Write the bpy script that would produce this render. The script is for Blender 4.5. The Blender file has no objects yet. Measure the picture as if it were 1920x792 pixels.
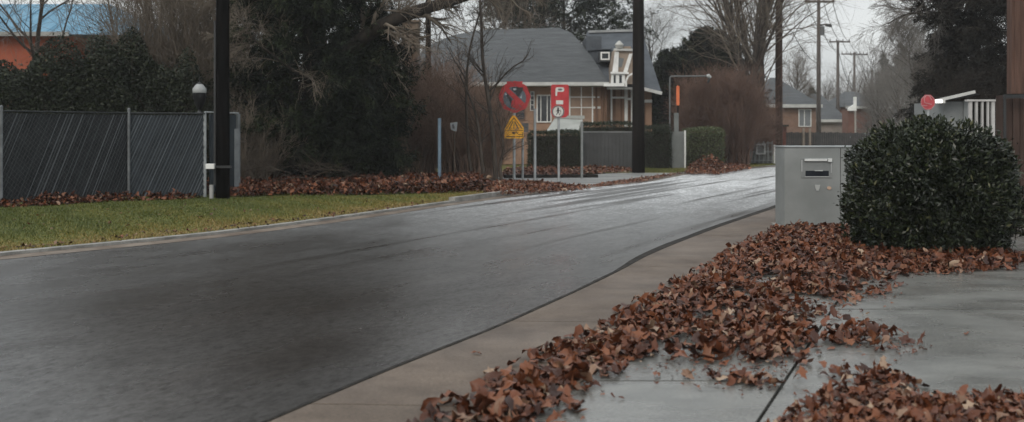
import bpy, math, random
import numpy as np
from mathutils import Vector

# ------------------------------------------------------------------ camera, world, sun, exposure
S = bpy.context.scene
COL = S.collection
F, H, HZ, CX = 2000.0, 1.4, 250.0, 960.0          # focal length in px of a 1920 wide frame, eye height, horizon row
cam_d = bpy.data.cameras.new('camera'); cam = bpy.data.objects.new('camera', cam_d); COL.objects.link(cam)
cam.location = (0, 0, H); cam.rotation_euler = (math.pi/2, 0, 0)
cam_d.sensor_width = 36; cam_d.lens = 36*F/1920; cam_d.shift_y = -(396-HZ)/1920
cam_d.clip_start = 0.1; cam_d.clip_end = 3000
cam_d.dof.use_dof = True; cam_d.dof.focus_distance = 13.0; cam_d.dof.aperture_fstop = 2.2
S.camera = cam

SUN_EL, SUN_AZ = math.radians(38), math.radians(205)   # azimuth clockwise from +Y
w = bpy.data.worlds.new('World'); S.world = w; w.use_nodes = True
nt = w.node_tree; nt.nodes.clear()
out = nt.nodes.new('ShaderNodeOutputWorld'); bg = nt.nodes.new('ShaderNodeBackground')
sky = nt.nodes.new('ShaderNodeTexSky'); sky.sky_type = 'NISHITA'; sky.sun_disc = False
sky.sun_elevation = SUN_EL; sky.sun_rotation = SUN_AZ; sky.air_density = 1.4; sky.dust_density = 3
tc = nt.nodes.new('ShaderNodeTexCoord'); mp = nt.nodes.new('ShaderNodeMapping')
mp.inputs['Scale'].default_value = (1.0, 1.0, 3.2)
n1 = nt.nodes.new('ShaderNodeTexNoise'); n1.inputs['Scale'].default_value = 2.3; n1.inputs['Detail'].default_value = 7
n1.inputs['Roughness'].default_value = 0.55; n1.inputs['Distortion'].default_value = 0.3
cr = nt.nodes.new('ShaderNodeValToRGB')
cr.color_ramp.elements[0].position = 0.30; cr.color_ramp.elements[0].color = (0.62, 0.66, 0.685, 1)
cr.color_ramp.elements[1].position = 0.58; cr.color_ramp.elements[1].color = (1.0, 1.03, 1.04, 1)
sc = nt.nodes.new('ShaderNodeVectorMath'); sc.operation = 'SCALE'; sc.inputs['Scale'].default_value = 14.6
mx = nt.nodes.new('ShaderNodeMix'); mx.data_type = 'RGBA'; mx.inputs['Factor'].default_value = 0.93
L = nt.links.new
sx = nt.nodes.new('ShaderNodeSeparateXYZ'); zr = nt.nodes.new('ShaderNodeValToRGB'); zm = nt.nodes.new('ShaderNodeVectorMath'); zm.operation = 'MULTIPLY'
zr.color_ramp.elements[0].position = 0.10; zr.color_ramp.elements[0].color = (0.5, 0.5, 0.5, 1)
zr.color_ramp.elements[1].position = 0.75; zr.color_ramp.elements[1].color = (0.87, 0.89, 0.90, 1)
L(tc.outputs['Generated'], sx.inputs[0]); L(sx.outputs['Z'], zr.inputs['Fac']); L(zr.outputs['Color'], zm.inputs[1])
L(tc.outputs['Generated'], mp.inputs['Vector']); L(mp.outputs['Vector'], n1.inputs['Vector'])
L(n1.outputs['Fac'], cr.inputs['Fac']); L(cr.outputs['Color'], zm.inputs[0]); L(zm.outputs['Vector'], sc.inputs[0])
L(sky.outputs['Color'], mx.inputs[6]); L(sc.outputs['Vector'], mx.inputs[7])
L(mx.outputs[2], bg.inputs['Color']); bg.inputs['Strength'].default_value = 0.1
L(bg.outputs['Background'], out.inputs['Surface'])

sd = bpy.data.lights.new('sun', 'SUN'); sd.energy = 1.2; sd.angle = math.radians(30); sd.color = (1.0, 0.92, 0.82)
so = bpy.data.objects.new('sun', sd); COL.objects.link(so)
so.rotation_euler = (math.pi/2-SUN_EL, 0, math.pi-SUN_AZ)
so.location = (0, 0, 60)

S.view_settings.view_transform = 'Standard'; S.view_settings.look = 'None'
S.view_settings.exposure = 0.16; S.view_settings.gamma = 1.0; S.view_settings.use_curve_mapping = False
S.render.engine = 'CYCLES'
S.cycles.max_bounces = 5; S.cycles.diffuse_bounces = 2; S.cycles.glossy_bounces = 3; S.cycles.volume_bounces = 2
S.cycles.transparent_max_bounces = 8

rng = np.random.default_rng(11)
random.seed(5)

# ------------------------------------------------------------------ pixel helpers (measure the place from the photo)
def P(px, py, Y): return (( px-CX)/F*Y, Y, H-(py-HZ)/F*Y)
def G(px, py, z=0.0):
    Y = F*(H-z)/(py-HZ); return ((px-CX)/F*Y, Y, z)

# ------------------------------------------------------------------ materials
MATS = {}
def srgb(r, g, b):
    f = lambda c: (c/12.92 if c <= .04045 else ((c+.055)/1.055)**2.4)
    return (f(r/255), f(g/255), f(b/255))
def mat(name, c1, c2=None, scale=3.0, rough=0.7, rough2=None, bump=0.0, bscale=None, stretch=(1,1,1), metallic=0.0, spec=0.5,
        detail=5, rot=0.0, pos=(0.35, 0.65), coat=0.0, bdist=0.01, grain=0.0, nrough=.6):
    if name in MATS: return MATS[name]
    m = bpy.data.materials.new(name); m.use_nodes = True; t = m.node_tree; b = t.nodes['Principled BSDF']
    b.inputs['Roughness'].default_value = rough; b.inputs['Metallic'].default_value = metallic
    b.inputs['Specular IOR Level'].default_value = spec
    b.inputs['Coat Weight'].default_value = coat; b.inputs['Coat Roughness'].default_value = 0.08
    if rough >= .6 and spec == .5: spec = .15
    b.inputs['Specular IOR Level'].default_value = spec
    c2 = c2 or tuple(min(1, x*1.25) for x in c1)
    g = t.nodes.new('ShaderNodeNewGeometry'); mp = t.nodes.new('ShaderNodeMapping')
    mp.vector_type = 'TEXTURE' if rot else 'POINT'
    if rot:
        mp.inputs['Rotation'].default_value = (0, 0, rot); mp.inputs['Scale'].default_value = tuple(1/s for s in stretch)
    else: mp.inputs['Scale'].default_value = stretch
    n = t.nodes.new('ShaderNodeTexNoise'); n.inputs['Scale'].default_value = scale; n.inputs['Detail'].default_value = detail
    n.inputs['Roughness'].default_value = nrough
    r = t.nodes.new('ShaderNodeValToRGB')
    r.color_ramp.elements[0].position = pos[0]; r.color_ramp.elements[0].color = (*c1, 1)
    r.color_ramp.elements[1].position = pos[1]; r.color_ramp.elements[1].color = (*c2, 1)
    L = t.links.new
    L(g.outputs['Position'], mp.inputs['Vector']); L(mp.outputs['Vector'], n.inputs['Vector'])
    L(n.outputs['Fac'], r.inputs['Fac']); L(r.outputs['Color'], b.inputs['Base Color'])
    if grain:
        gn = t.nodes.new('ShaderNodeTexNoise'); gn.inputs['Scale'].default_value = 48; gn.inputs['Detail'].default_value = 5; gn.inputs['Roughness'].default_value = .8
        gm_ = t.nodes.new('ShaderNodeMapRange'); gm_.inputs[1].default_value = .3; gm_.inputs[2].default_value = .7
        gm_.inputs[3].default_value = 1-grain; gm_.inputs[4].default_value = 1+grain; gx = t.nodes.new('ShaderNodeVectorMath'); gx.operation = 'SCALE'
        L(g.outputs['Position'], gn.inputs['Vector']); L(gn.outputs['Fac'], gm_.inputs[0]); L(r.outputs['Color'], gx.inputs[0]); L(gm_.outputs[0], gx.inputs['Scale'])
        L(gx.outputs['Vector'], b.inputs['Base Color'])
    if rough2 is not None:
        n2 = t.nodes.new('ShaderNodeTexNoise'); n2.inputs['Scale'].default_value = scale*0.7; n2.inputs['Detail'].default_value = 4
        mr = t.nodes.new('ShaderNodeMapRange'); mr.inputs[1].default_value = 0.35; mr.inputs[2].default_value = 0.65
        mr.inputs[3].default_value = rough; mr.inputs[4].default_value = rough2
        L(mp.outputs['Vector'], n2.inputs['Vector']); L(n2.outputs['Fac'], mr.inputs[0]); L(mr.outputs[0], b.inputs['Roughness'])
    if bump:
        n3 = t.nodes.new('ShaderNodeTexNoise'); n3.inputs['Scale'].default_value = bscale or scale*6; n3.inputs['Detail'].default_value = 4
        bp = t.nodes.new('ShaderNodeBump'); bp.inputs['Strength'].default_value = bump; bp.inputs['Distance'].default_value = bdist
        L(g.outputs['Position'], n3.inputs['Vector']); L(n3.outputs['Fac'], bp.inputs['Height']); L(bp.outputs['Normal'], b.inputs['Normal'])
    MATS[name] = m; return m

def leafmat(name, cols, rough=0.6, spec=0.4, trans=0.0):
    if name in MATS: return MATS[name]
    m = bpy.data.materials.new(name); m.use_nodes = True; t = m.node_tree; b = t.nodes['Principled BSDF']
    a = t.nodes.new('ShaderNodeAttribute'); a.attribute_name = 'rnd'
    r = t.nodes.new('ShaderNodeValToRGB'); els = r.color_ramp.elements
    while len(els) < len(cols): els.new(0.5)
    for e, (p, c) in zip(els, cols): e.position = p; e.color = (*c, 1)
    t.links.new(a.outputs['Fac'], r.inputs['Fac']); t.links.new(r.outputs['Color'], b.inputs['Base Color'])
    b.inputs['Roughness'].default_value = rough; b.inputs['Specular IOR Level'].default_value = spec
    MATS[name] = m; return m

# ------------------------------------------------------------------ mesh building
ORIG = {}
def tag(o, label=None, cat=None, group=None, kind=None):
    if label: o['label'] = label
    if cat: o['category'] = cat
    if group: o['group'] = group
    if kind: o['kind'] = kind
    return o
def thing(name, loc, label, cat, group=None):
    o = bpy.data.objects.new(name, None); COL.objects.link(o); o.location = loc; o.empty_display_size = 0.3
    ORIG[o.name] = tuple(loc); return tag(o, label, cat, group)
def link(name, me, m, parent=None, origin=None):
    o = bpy.data.objects.new(name, me); COL.objects.link(o)
    if parent is not None:
        o.parent = parent; org = ORIG[parent.name]; sub = org
    else:
        org = tuple(origin) if origin is not None else (0, 0, 0); o.location = org; sub = org
    ORIG[o.name] = org
    if any(sub):
        n = len(me.vertices); a = np.empty(n*3, np.float32); me.vertices.foreach_get('co', a)
        a = (a.reshape(-1, 3)-np.array(sub, np.float32)).ravel(); me.vertices.foreach_set('co', a); me.update()
    if m: me.materials.append(m)
    return o
def np_mesh(name, V, Fs, rnd=None, smooth=False):
    """V (n,3); Fs = list of (m,k) index arrays"""
    me = bpy.data.meshes.new(name)
    me.vertices.add(len(V)); me.vertices.foreach_set('co', np.asarray(V, np.float32).ravel())
    loops = np.concatenate([f.ravel() for f in Fs]).astype(np.int32)
    tot = np.concatenate([np.full(len(f), f.shape[1]) for f in Fs]).astype(np.int32)
    start = np.concatenate([[0], np.cumsum(tot)[:-1]]).astype(np.int32)
    me.loops.add(len(loops)); me.loops.foreach_set('vertex_index', loops)
    me.polygons.add(len(tot)); me.polygons.foreach_set('loop_start', start); me.polygons.foreach_set('loop_total', tot)
    if smooth: me.polygons.foreach_set('use_smooth', np.ones(len(tot), bool))
    me.update(calc_edges=True)
    if rnd is not None:
        at = me.attributes.new('rnd', 'FLOAT', 'FACE'); at.data.foreach_set('value', np.asarray(rnd, np.float32))
    return me

class MB:
    def __init__(s): s.v = []; s.f = []
    def add(s, vs, fs):
        b = len(s.v); s.v += [tuple(v) for v in vs]; s.f += [tuple(b+i for i in f) for f in fs]; return s
    def box(s, x0, x1, y0, y1, z0, z1):
        return s.add([(x0,y0,z0),(x1,y0,z0),(x1,y1,z0),(x0,y1,z0),(x0,y0,z1),(x1,y0,z1),(x1,y1,z1),(x0,y1,z1)],
              [(0,3,2,1),(4,5,6,7),(0,1,5,4),(1,2,6,5),(2,3,7,6),(3,0,4,7)])
    def beam(s, a, b, wd, ht, up=(0,0,1)):
        a = Vector(a); b = Vector(b); d = (b-a).normalized(); u = Vector(up)
        if abs(d.dot(u)) > .98: u = Vector((0,1,0))
        r = d.cross(u).normalized(); u = r.cross(d).normalized(); r = r*wd/2; u = u*ht/2
        vs = [a-r-u, a+r-u, a+r+u, a-r+u, b-r-u, b+r-u, b+r+u, b-r+u]
        return s.add(vs, [(0,1,2,3),(7,6,5,4),(0,4,5,1),(1,5,6,2),(2,6,7,3),(3,7,4,0)])
    def tube(s, pts, rad, n=8, cap=True):
        pts = [Vector(p) for p in pts]
        if not hasattr(rad, '__len__'): rad = [rad]*len(pts)
        b = len(s.v); ref = None
        for i, p in enumerate(pts):
            t = (pts[min(i+1, len(pts)-1)]-pts[max(i-1, 0)]).normalized()
            if ref is None: ref = Vector((1,0,0)) if abs(t.x) < .9 else Vector((0,1,0))
            u = t.cross(ref).normalized(); q = t.cross(u).normalized(); ref = u.cross(t).normalized()
            for k in range(n):
                a = 2*math.pi*k/n; s.v.append(tuple(p+(u*math.cos(a)+q*math.sin(a))*rad[i]))
        for i in range(len(pts)-1):
            for k in range(n):
                k2 = (k+1) % n; s.f.append((b+i*n+k, b+i*n+k2, b+(i+1)*n+k2, b+(i+1)*n+k))
        if cap:
            s.f.append(tuple(b+k for k in range(n))[::-1]); e = b+(len(pts)-1)*n; s.f.append(tuple(e+k for k in range(n)))
        return s
    def prism(s, outline, d):
        """outline: list of 3D pts (planar); extrude by vector d"""
        n = len(outline); d = Vector(d); b = [Vector(p) for p in outline]
        vs = b+[p+d for p in b]
        fs = [tuple(range(n))[::-1], tuple(range(n, 2*n))]+[(i, (i+1) % n, n+(i+1) % n, n+i) for i in range(n)]
        return s.add(vs, fs)
    def lathe(s, c, prof, n=20):
        return s.tube([(c[0], c[1], c[2]+z) for r, z in prof], [max(r, .001) for r, z in prof], n)
    def build(s, name, m, parent=None, origin=None, bevel=0, smooth=False):
        me = bpy.data.meshes.new(name); me.from_pydata(s.v, [], s.f); me.update()
        if smooth:
            for p in me.polygons: p.use_smooth = len(p.vertices) == 4
        o = link(name, me, m, parent, origin)
        if bevel:
            md = o.modifiers.new('bevel', 'BEVEL'); md.width = bevel; md.segments = 2; md.limit_method = 'ANGLE'
        return o

def unit(a): return a/np.maximum(np.linalg.norm(a, axis=-1, keepdims=True), 1e-9)
def tubes_np(paths, rad, sides):
    """paths (N,K,3) rad (N,K) -> V,F"""
    N, K, _ = paths.shape
    t = unit(np.gradient(paths, axis=1))
    ref = np.where(np.abs(t[..., 2:3]) < 0.9, np.array([0, 0, 1.0]), np.array([1.0, 0, 0]))
    ref = np.broadcast_to(ref[:, :1], t.shape)
    u = unit(np.cross(t, ref)); q = np.cross(t, u)
    a = 2*np.pi*np.arange(sides)/sides
    ring = u[:, :, None]*np.cos(a)[None, None, :, None]+q[:, :, None]*np.sin(a)[None, None, :, None]
    V = (paths[:, :, None]+ring*rad[:, :, None, None]).reshape(-1, 3)
    base = (np.arange(N)*K*sides)[:, None, None]+(np.arange(K-1)*sides)[None, :, None]
    k = np.arange(sides)[None, None, :]; k2 = (k+1) % sides
    f = np.stack([base+k, base+k2, base+sides+k2, base+sides+k], -1).reshape(-1, 4)
    return V, f
def join_np(parts):
    Vs, Fs, off = [], [], 0
    for V, f in parts: Vs.append(V); Fs.append(f+off); off += len(V)
    return np.concatenate(Vs), np.concatenate(Fs)
def grow(starts, dirs, lens, rads, K=6, wob=0.15, up=0.05, tip=0.25, r=None):
    r = r or rng; N = len(starts); pts = np.zeros((N, K, 3)); pts[:, 0] = starts; d = unit(dirs); st = lens/(K-1)
    for i in range(1, K):
        d = unit(d+r.normal(0, wob, (N, 3))+np.array([0, 0, up])); pts[:, i] = pts[:, i-1]+d*st[:, None]
    rr = rads[:, None]*np.linspace(1, tip, K)[None]
    return pts, rr
def spawn(paths, rr, lens, n, t0=.25, t1=1., ang=(.5, .9), lr=(.4, .7), rrat=.6, r=None):
    r = r or rng; N, K, _ = paths.shape; idx = np.repeat(np.arange(N), n); M = len(idx)
    t = r.uniform(t0, t1, M)*(K-1); i = np.minimum(t.astype(int), K-2); fr = (t-i)[:, None]
    s = paths[idx, i]*(1-fr)+paths[idx, i+1]*fr; d = unit(paths[idx, i+1]-paths[idx, i])
    a = r.uniform(ang[0], ang[1], M)[:, None]; p = unit(np.cross(d, r.normal(0, 1, (M, 3))))
    nd = d*np.cos(a)+p*np.sin(a); L = lens[idx]*r.uniform(lr[0], lr[1], M)*(1.15-0.5*t/(K-1))
    rad = rr[idx, i]*rrat
    return s, nd, L, rad
def quads_leaf(C, D, Nn, ln, wd):
    """rhombus leaves: centre, direction, normal"""
    D = unit(D); S_ = unit(np.cross(D, Nn)); ln = np.asarray(ln)[:, None]; wd = np.asarray(wd)[:, None]
    V = np.stack([C-D*ln/2, C+S_*wd/2-D*ln*.05, C+D*ln/2, C-S_*wd/2-D*ln*.05], 1).reshape(-1, 3)
    f = np.arange(len(C)*4).reshape(-1, 4); return V, f
def rvec(n): return unit(rng.normal(0, 1, (n, 3)))

# ------------------------------------------------------------------ material library
bark = mat('bark_brown', (.04,.032,.027), (.085,.07,.058), 9, .85, stretch=(1,1,.25), bump=.6, bscale=30)
bark_d = mat('bark_dark', (.015,.013,.011), (.04,.032,.026), 9, .85, stretch=(1,1,.25), bump=.6, bscale=30)
twig = mat('twig_brown', (.105,.085,.067), (.18,.15,.12), 2, .85)
twig_r = mat('twig_red_brown', (.17,.112,.083), (.29,.20,.155), .9, .9)
twig_g = mat('twig_grey', (.12,.11,.10), (.19,.175,.16), 2, .9)
galv = mat('galvanised_metal', (.28,.30,.31), (.42,.44,.45), 5, .45, .6, metallic=.55)
white = mat('white_paint', (.62,.62,.60), (.78,.78,.76), 2.5, .55)
concrete = mat('pale_concrete', (.13,.125,.115), (.27,.26,.24), 3, .5, .8, bump=.3, bscale=60, grain=.2)
blackm = mat('black_metal', (.012,.013,.014), (.022,.023,.024), 4, .45)
pole_black = mat('black_pole', (.002,.002,.002), (.005,.004,.004), 6, .7, spec=.02, stretch=(1,1,.15), bump=.4, bscale=25)
pole_wood = mat('pole_wood', (.030,.018,.014), (.075,.045,.034), 9, .8, stretch=(1,1,.06), bump=.5, bscale=30)
pole_dark = mat('pole_dark_wood', (.006,.0045,.004), (.015,.012,.010), 9, .8, spec=.05, stretch=(1,1,.06), bump=.5, bscale=30)
pole_grey = mat('pole_grey_wood', (.06,.05,.045), (.13,.11,.10), 9, .85, stretch=(1,1,.06))
redp = mat('sign_red', (.38,.018,.022), (.5,.03,.035), 6, .4)
yel = mat('sign_yellow', (.92,.42,.018), (.97,.50,.025), 6, .45)
cons = leafmat('conifer_needles', [(0,(.003,.005,.003)),(.45,(.009,.014,.006)),(.8,(.026,.036,.015)),(1,(.05,.055,.026))], .75, .15)
shr = leafmat('shrub_leaves', [(0,(.006,.009,.004)),(.6,(.015,.021,.009)),(1,(.045,.05,.024))], .55, .25)
hed = leafmat('hedge_leaves', [(0,(.010,.015,.007)),(.6,(.021,.028,.013)),(1,(.04,.047,.022))], .6, .25)
hed_l = leafmat('hedge_leaves_light', [(0,(.045,.058,.022)),(.6,(.075,.09,.036)),(1,(.11,.12,.055))], .6)
laurel = leafmat('laurel_leaves', [(0,(.006,.008,.004)),(.5,(.014,.020,.009)),(.85,(.034,.044,.019)),(1,(.10,.10,.05))], .36, .35)
litter = leafmat('fallen_leaves', [(0,(.018,.007,.005)),(.3,(.065,.021,.010)),(.55,(.125,.040,.017)),(.75,(.175,.064,.029)),(.86,(.17,.095,.060)),(1,(.32,.23,.16))], .45, .28)
grassm = leafmat('grass_blades', [(0,(.05,.07,.012)),(.45,(.10,.11,.02)),(.75,(.18,.14,.03)),(1,(.23,.16,.06))], .6)
asphalt_d = mat('dark_soil', (.03,.024,.018), (.07,.05,.036), 3, .9, bump=.5)

# ------------------------------------------------------------------ setting: ground, road, pavements, kerbs
RZ = -0.06
RDIR = math.atan2(1, .45)                               # heading of the road on the ground
def road_material():
    m = bpy.data.materials.new('wet_asphalt'); m.use_nodes = True; t = m.node_tree; b = t.nodes['Principled BSDF']; L = t.links.new
    g = t.nodes.new('ShaderNodeNewGeometry')
    mp = t.nodes.new('ShaderNodeMapping'); mp.vector_type = 'TEXTURE'; mp.inputs['Rotation'].default_value = (0, 0, RDIR)
    mp.inputs['Scale'].default_value = (2.2, 1.0, 1); L(g.outputs['Position'], mp.inputs['Vector'])
    def noise(sc, det, vec, rough=.55):
        n = t.nodes.new('ShaderNodeTexNoise'); n.inputs['Scale'].default_value = sc; n.inputs['Detail'].default_value = det
        n.inputs['Roughness'].default_value = rough; L(vec, n.inputs['Vector']); return n.outputs['Fac']
    def rng_(v, a, b_, c, d):
        n = t.nodes.new('ShaderNodeMapRange'); n.inputs[1].default_value = a; n.inputs[2].default_value = b_
        n.inputs[3].default_value = c; n.inputs[4].default_value = d; L(v, n.inputs[0]); return n.outputs[0]
    def math_(op, a, b_):
        n = t.nodes.new('ShaderNodeMath'); n.operation = op
        for i, x in enumerate((a, b_)):
            if isinstance(x, (int, float)): n.inputs[i].default_value = x
            else: L(x, n.inputs[i])
        return n.outputs[0]
    streak = noise(1.1, 5, mp.outputs['Vector']); big = noise(.28, 3, g.outputs['Position']); mpf = t.nodes.new('ShaderNodeMapping'); mpf.vector_type = 'TEXTURE'; mpf.inputs['Rotation'].default_value = (0, 0, RDIR); mpf.inputs['Scale'].default_value = (2.0, 1, 1)
    L(g.outputs['Position'], mpf.inputs['Vector']); fine = noise(24, 5, mpf.outputs['Vector'], .85); mott = noise(2.6, 4, mpf.outputs['Vector'], .7)
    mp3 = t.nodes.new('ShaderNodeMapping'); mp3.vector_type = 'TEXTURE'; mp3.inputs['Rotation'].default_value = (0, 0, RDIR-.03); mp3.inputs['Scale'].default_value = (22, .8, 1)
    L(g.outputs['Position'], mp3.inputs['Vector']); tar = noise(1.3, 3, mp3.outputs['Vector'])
    sp = rng_(fine, .3, .7, 0, 1)
    wet = math_('ADD', rng_(streak, .35, .65, -.5, .5), rng_(big, .35, .65, -.5, .5))
    # dark conifer reflection put into the gloss as a dull patch (world position, elongated along the road)
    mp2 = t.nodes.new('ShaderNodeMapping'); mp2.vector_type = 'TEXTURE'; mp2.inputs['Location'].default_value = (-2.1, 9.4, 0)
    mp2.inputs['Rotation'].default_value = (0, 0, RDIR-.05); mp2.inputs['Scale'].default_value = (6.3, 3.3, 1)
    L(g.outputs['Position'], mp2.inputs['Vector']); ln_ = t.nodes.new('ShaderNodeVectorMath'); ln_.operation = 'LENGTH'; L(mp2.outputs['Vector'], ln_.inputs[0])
    dry_or_reflection = rng_(math_('ADD', ln_.outputs['Value'], rng_(streak, .3, .7, -.22, .22)), .15, 1.3, 1, 0)
    sy = t.nodes.new('ShaderNodeSeparateXYZ'); L(g.outputs['Position'], sy.inputs[0]); far_sheen = math_('MULTIPLY', rng_(sy.outputs['Y'], 9, 30, 0, 1), rng_(tar, .385, .45, .4, 1))  # sky sheen of the far road put in by raising gloss with distance
    r = t.nodes.new('ShaderNodeValToRGB'); r.color_ramp.elements[0].color = (.010,.0085,.0075,1); r.color_ramp.elements[1].color = (.048,.041,.036,1)
    L(math_('ADD', math_('MULTIPLY', sp, .75), rng_(streak, .3, .7, 0, .25)), r.inputs['Fac']); L(r.outputs['Color'], b.inputs['Base Color'])
    L(math_('ADD', rng_(wet, -.7, .7, .29, .17), math_('ADD', math_('MULTIPLY', far_sheen, .34), math_('MULTIPLY', dry_or_reflection, .06))), b.inputs['Roughness']); 
    L(math_('ADD', math_('MULTIPLY', far_sheen, 1.8), math_('SUBTRACT', 1.66, math_('MULTIPLY', dry_or_reflection, .34))), b.inputs['IOR'])
    L(math_('MULTIPLY', math_('MULTIPLY', rng_(wet, -.6, .6, .62, .88), math_('MULTIPLY', rng_(fine, .38, .62, .3, 1.6), rng_(mott, .38, .62, .85, 1.1))), math_('ADD', rng_(dry_or_reflection, 0, 1, 1, .4), math_('MULTIPLY', far_sheen, .6))), b.inputs['Specular IOR Level'])
    bp = t.nodes.new('ShaderNodeBump'); bp.inputs['Distance'].default_value = .006; L(rng_(wet, -.6, .6, .30, .16), bp.inputs['Strength'])
    L(math_('ADD', fine, math_('MULTIPLY', noise(14, 2, mp.outputs['Vector']), .8)), bp.inputs['Height']); L(bp.outputs['Normal'], b.inputs['Normal'])
    MATS['road'] = m; return m
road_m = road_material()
slab_m = mat('wet_concrete_slab', (.085,.084,.077), (.17,.167,.152), 1.8, .22, .33, bump=.35, bscale=90, detail=12, bdist=.006, spec=.75, grain=.5, nrough=.72, stretch=(1,1.6,1))
slab_m.node_tree.nodes['Principled BSDF'].inputs['IOR'].default_value = 1.8
tan_m = mat('tan_concrete', (.066,.048,.036), (.140,.108,.084), 1.1, .48, .7, bump=.45, bscale=70, detail=8, bdist=.008,
            stretch=(1, 1, 1), spec=.22, grain=.45, nrough=.72)
soil_m = asphalt_d

# right kerb line on the ground (px,py at z=0) and left kerb line
RK = [G(*p) for p in [(490,792),(700,700),(900,625),(1100,535),(1165,503),(1190,482),(1250,457),(1340,423),(1470,380)]]
RK = [(RK[0][0]-1.9, RK[0][1]-4.6)] + [(p[0], p[1]) for p in RK]
RK += [(RK[-1][0]+.45*k, RK[-1][1]+k) for k in (10, 30, 60, 120, 240)]
LK = [G(px, py, RZ) for px, py in [(-300,515),(0,482),(200,463),(400,443),(600,417),(810,387),(925,371),(1000,361),(1110,350),(1200,341),(1280,326),(1385,316),(1470,311)]]
LK = [(-16., 2.)] + [(p[0], p[1]) for p in LK]
LK += [(LK[-1][0]+.5*k, LK[-1][1]+k) for k in (10, 40, 100, 220)]
def xat(line, Y):
    ys = [p[1] for p in line]; xs = [p[0] for p in line]; return float(np.interp(Y, ys, xs))
def lines_offset(line, d):
    a = np.array(line); t = np.gradient(a, axis=0); t = unit(t); n = np.stack([t[:, 1], -t[:, 0]], 1); return a+n*d   # +d = to the right
def ribbon(mb, A, B, za, zb):
    b = len(mb.v); n = len(A)
    for p, q in zip(A, B): mb.v += [(p[0], p[1], za), (q[0], q[1], zb)]
    for i in range(n-1): mb.f.append((b+2*i, b+2*i+1, b+2*i+3, b+2*i+2))
def resample(line, step=.5):
    a = np.array(line); d = np.r_[0, np.cumsum(np.linalg.norm(np.diff(a, axis=0), axis=1))]
    s = np.arange(0, min(d[-1], 90), step); s = np.r_[s, d[d > 90]]
    return np.stack([np.interp(s, d, a[:, 0]), np.interp(s, d, a[:, 1])], 1)
def smooth_line(a, k=2):
    a = a.copy()
    for _ in range(k): a[1:-1] = (a[:-2]+2*a[1:-1]+a[2:])/4
    return a

mb = MB(); mb.add([(-900,-30,-.13),(900,-30,-.13),(900,1500,-.13),(-900,1500,-.13)], [(0,1,2,3)])
tag(mb.build('ground', soil_m), 'dark damp soil ground reaching to the horizon', kind='structure')
RKs = smooth_line(resample(RK)); LKs = smooth_line(resample(LK))
ys = np.concatenate([np.arange(0.6, 60, .5), [70, 90, 120, 200, 280]])
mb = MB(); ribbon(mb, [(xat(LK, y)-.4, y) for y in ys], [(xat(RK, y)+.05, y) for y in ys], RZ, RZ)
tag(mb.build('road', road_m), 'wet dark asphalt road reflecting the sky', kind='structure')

# right kerb: thin dark strip up to the kink, a wider dark kerb after it
mb = MB(); wid = np.interp(RKs[:, 1], [0, 10.5, 12.5, 30, 300], [.028, .034, .10, .18, .3])
jit = rng.normal(0, .006, len(RKs))
A = RKs-np.c_[wid*0, wid*0]; nrm = lines_offset(RKs, 1)-RKs
I = RKs+nrm*wid[:, None]; O = RKs+nrm*jit[:, None]
ribbon(mb, O, O, RZ-.02, .004); ribbon(mb, O, I, .004, .004); ribbon(mb, I, I, .004, -.1)
kerb_dark = mat('dark_wet_kerb', (.010,.009,.008), (.032,.027,.023), 9, .75, .9, bump=.4, bscale=60)
tag(mb.build('kerb', kerb_dark), 'thin dark kerb edge between the road and the tan pavement', kind='structure')
def rk_in(Y): return float(np.interp(Y, RKs[:, 1], (RKs+nrm*(wid[:, None]+.002))[:, 0]))
Bx = lambda Y: .05+(Y-5.17)*.405 if Y < 15 else 4.03+(Y-15)*.45
Ax = lambda Y: 1.19+(Y-5.17)*.41
def slabs(mb, fl, fr, joints, slope=-.06, gap=.012, z=0.0, th=.05, side=.006, sub=.4):
    for y0, y1 in zip(joints[:-1], joints[1:]):
        n = max(2, int((y1-y0)/sub)+1); Ls, Rs = [], []
        for k in range(n):
            t = k/(n-1); y = y0+gap/2+(y1-y0-gap)*t
            xl = fl(y)+side; yr = y; xr = fr(yr)-side
            yr = y+slope*(xr-xl); xr = fr(yr)-side
            Ls.append((xl, y)); Rs.append((xr, yr))
        ribbon(mb, Ls, Rs, z, z)
        for Q in (Ls, Rs): ribbon(mb, Q, Q, z, z-th)
        ribbon(mb, [Ls[0], Rs[0]], [Ls[0], Rs[0]], z, z-th); ribbon(mb, [Ls[-1], Rs[-1]], [Ls[-1], Rs[-1]], z, z-th)
mb = MB(); slabs(mb, rk_in, Bx, [.9, 3.4, 5.52, 7.95, 11.2, 14.6, 18.5, 24, 33, 50, 120])
tag(mb.build('pavement', tan_m), 'tan brown damp concrete pavement along the kerb', kind='structure')
mb = MB(); slabs(mb, Bx, Ax, [.9, 2.6, 4.3, 6.03, 8.48, 10.6, 12.7, 14.9, 17.5, 20, 24, 30], slope=0, gap=.022, side=.011)
slabs(mb, Ax, lambda Y: Ax(Y)+3.9, [.9, 4.4, 8.48, 12.9, 17.5, 22, 30], slope=0, gap=.026, side=.011)
slabs(mb, lambda Y: Ax(Y)+3.9, lambda Y: Ax(Y)+8, [.9, 4.4, 8.48, 12.9, 17.5, 22, 30], slope=0)
tag(mb.build('sidewalk', slab_m), 'pale grey wet concrete slabs with dark joints', kind='structure')
mb = MB(); mb.add([(-1.6,.5,-.045),(12,.5,-.045),(26,32,-.045),(7.5,32,-.045)], [(0,1,2,3)])
mb2 = MB(); mb2.add([(Ax(30)-3,30.2,-.02),(80,30.2,-.02),(160,120,-.02),(xat(RK,120)+1,120,-.02)], [(0,1,2,3)])
tag(mb2.build('yard', mat('yard_grass', (.05,.052,.02), (.10,.095,.04), 1.5, .9)), 'dull far yard on the right side of the road', kind='structure')

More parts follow.
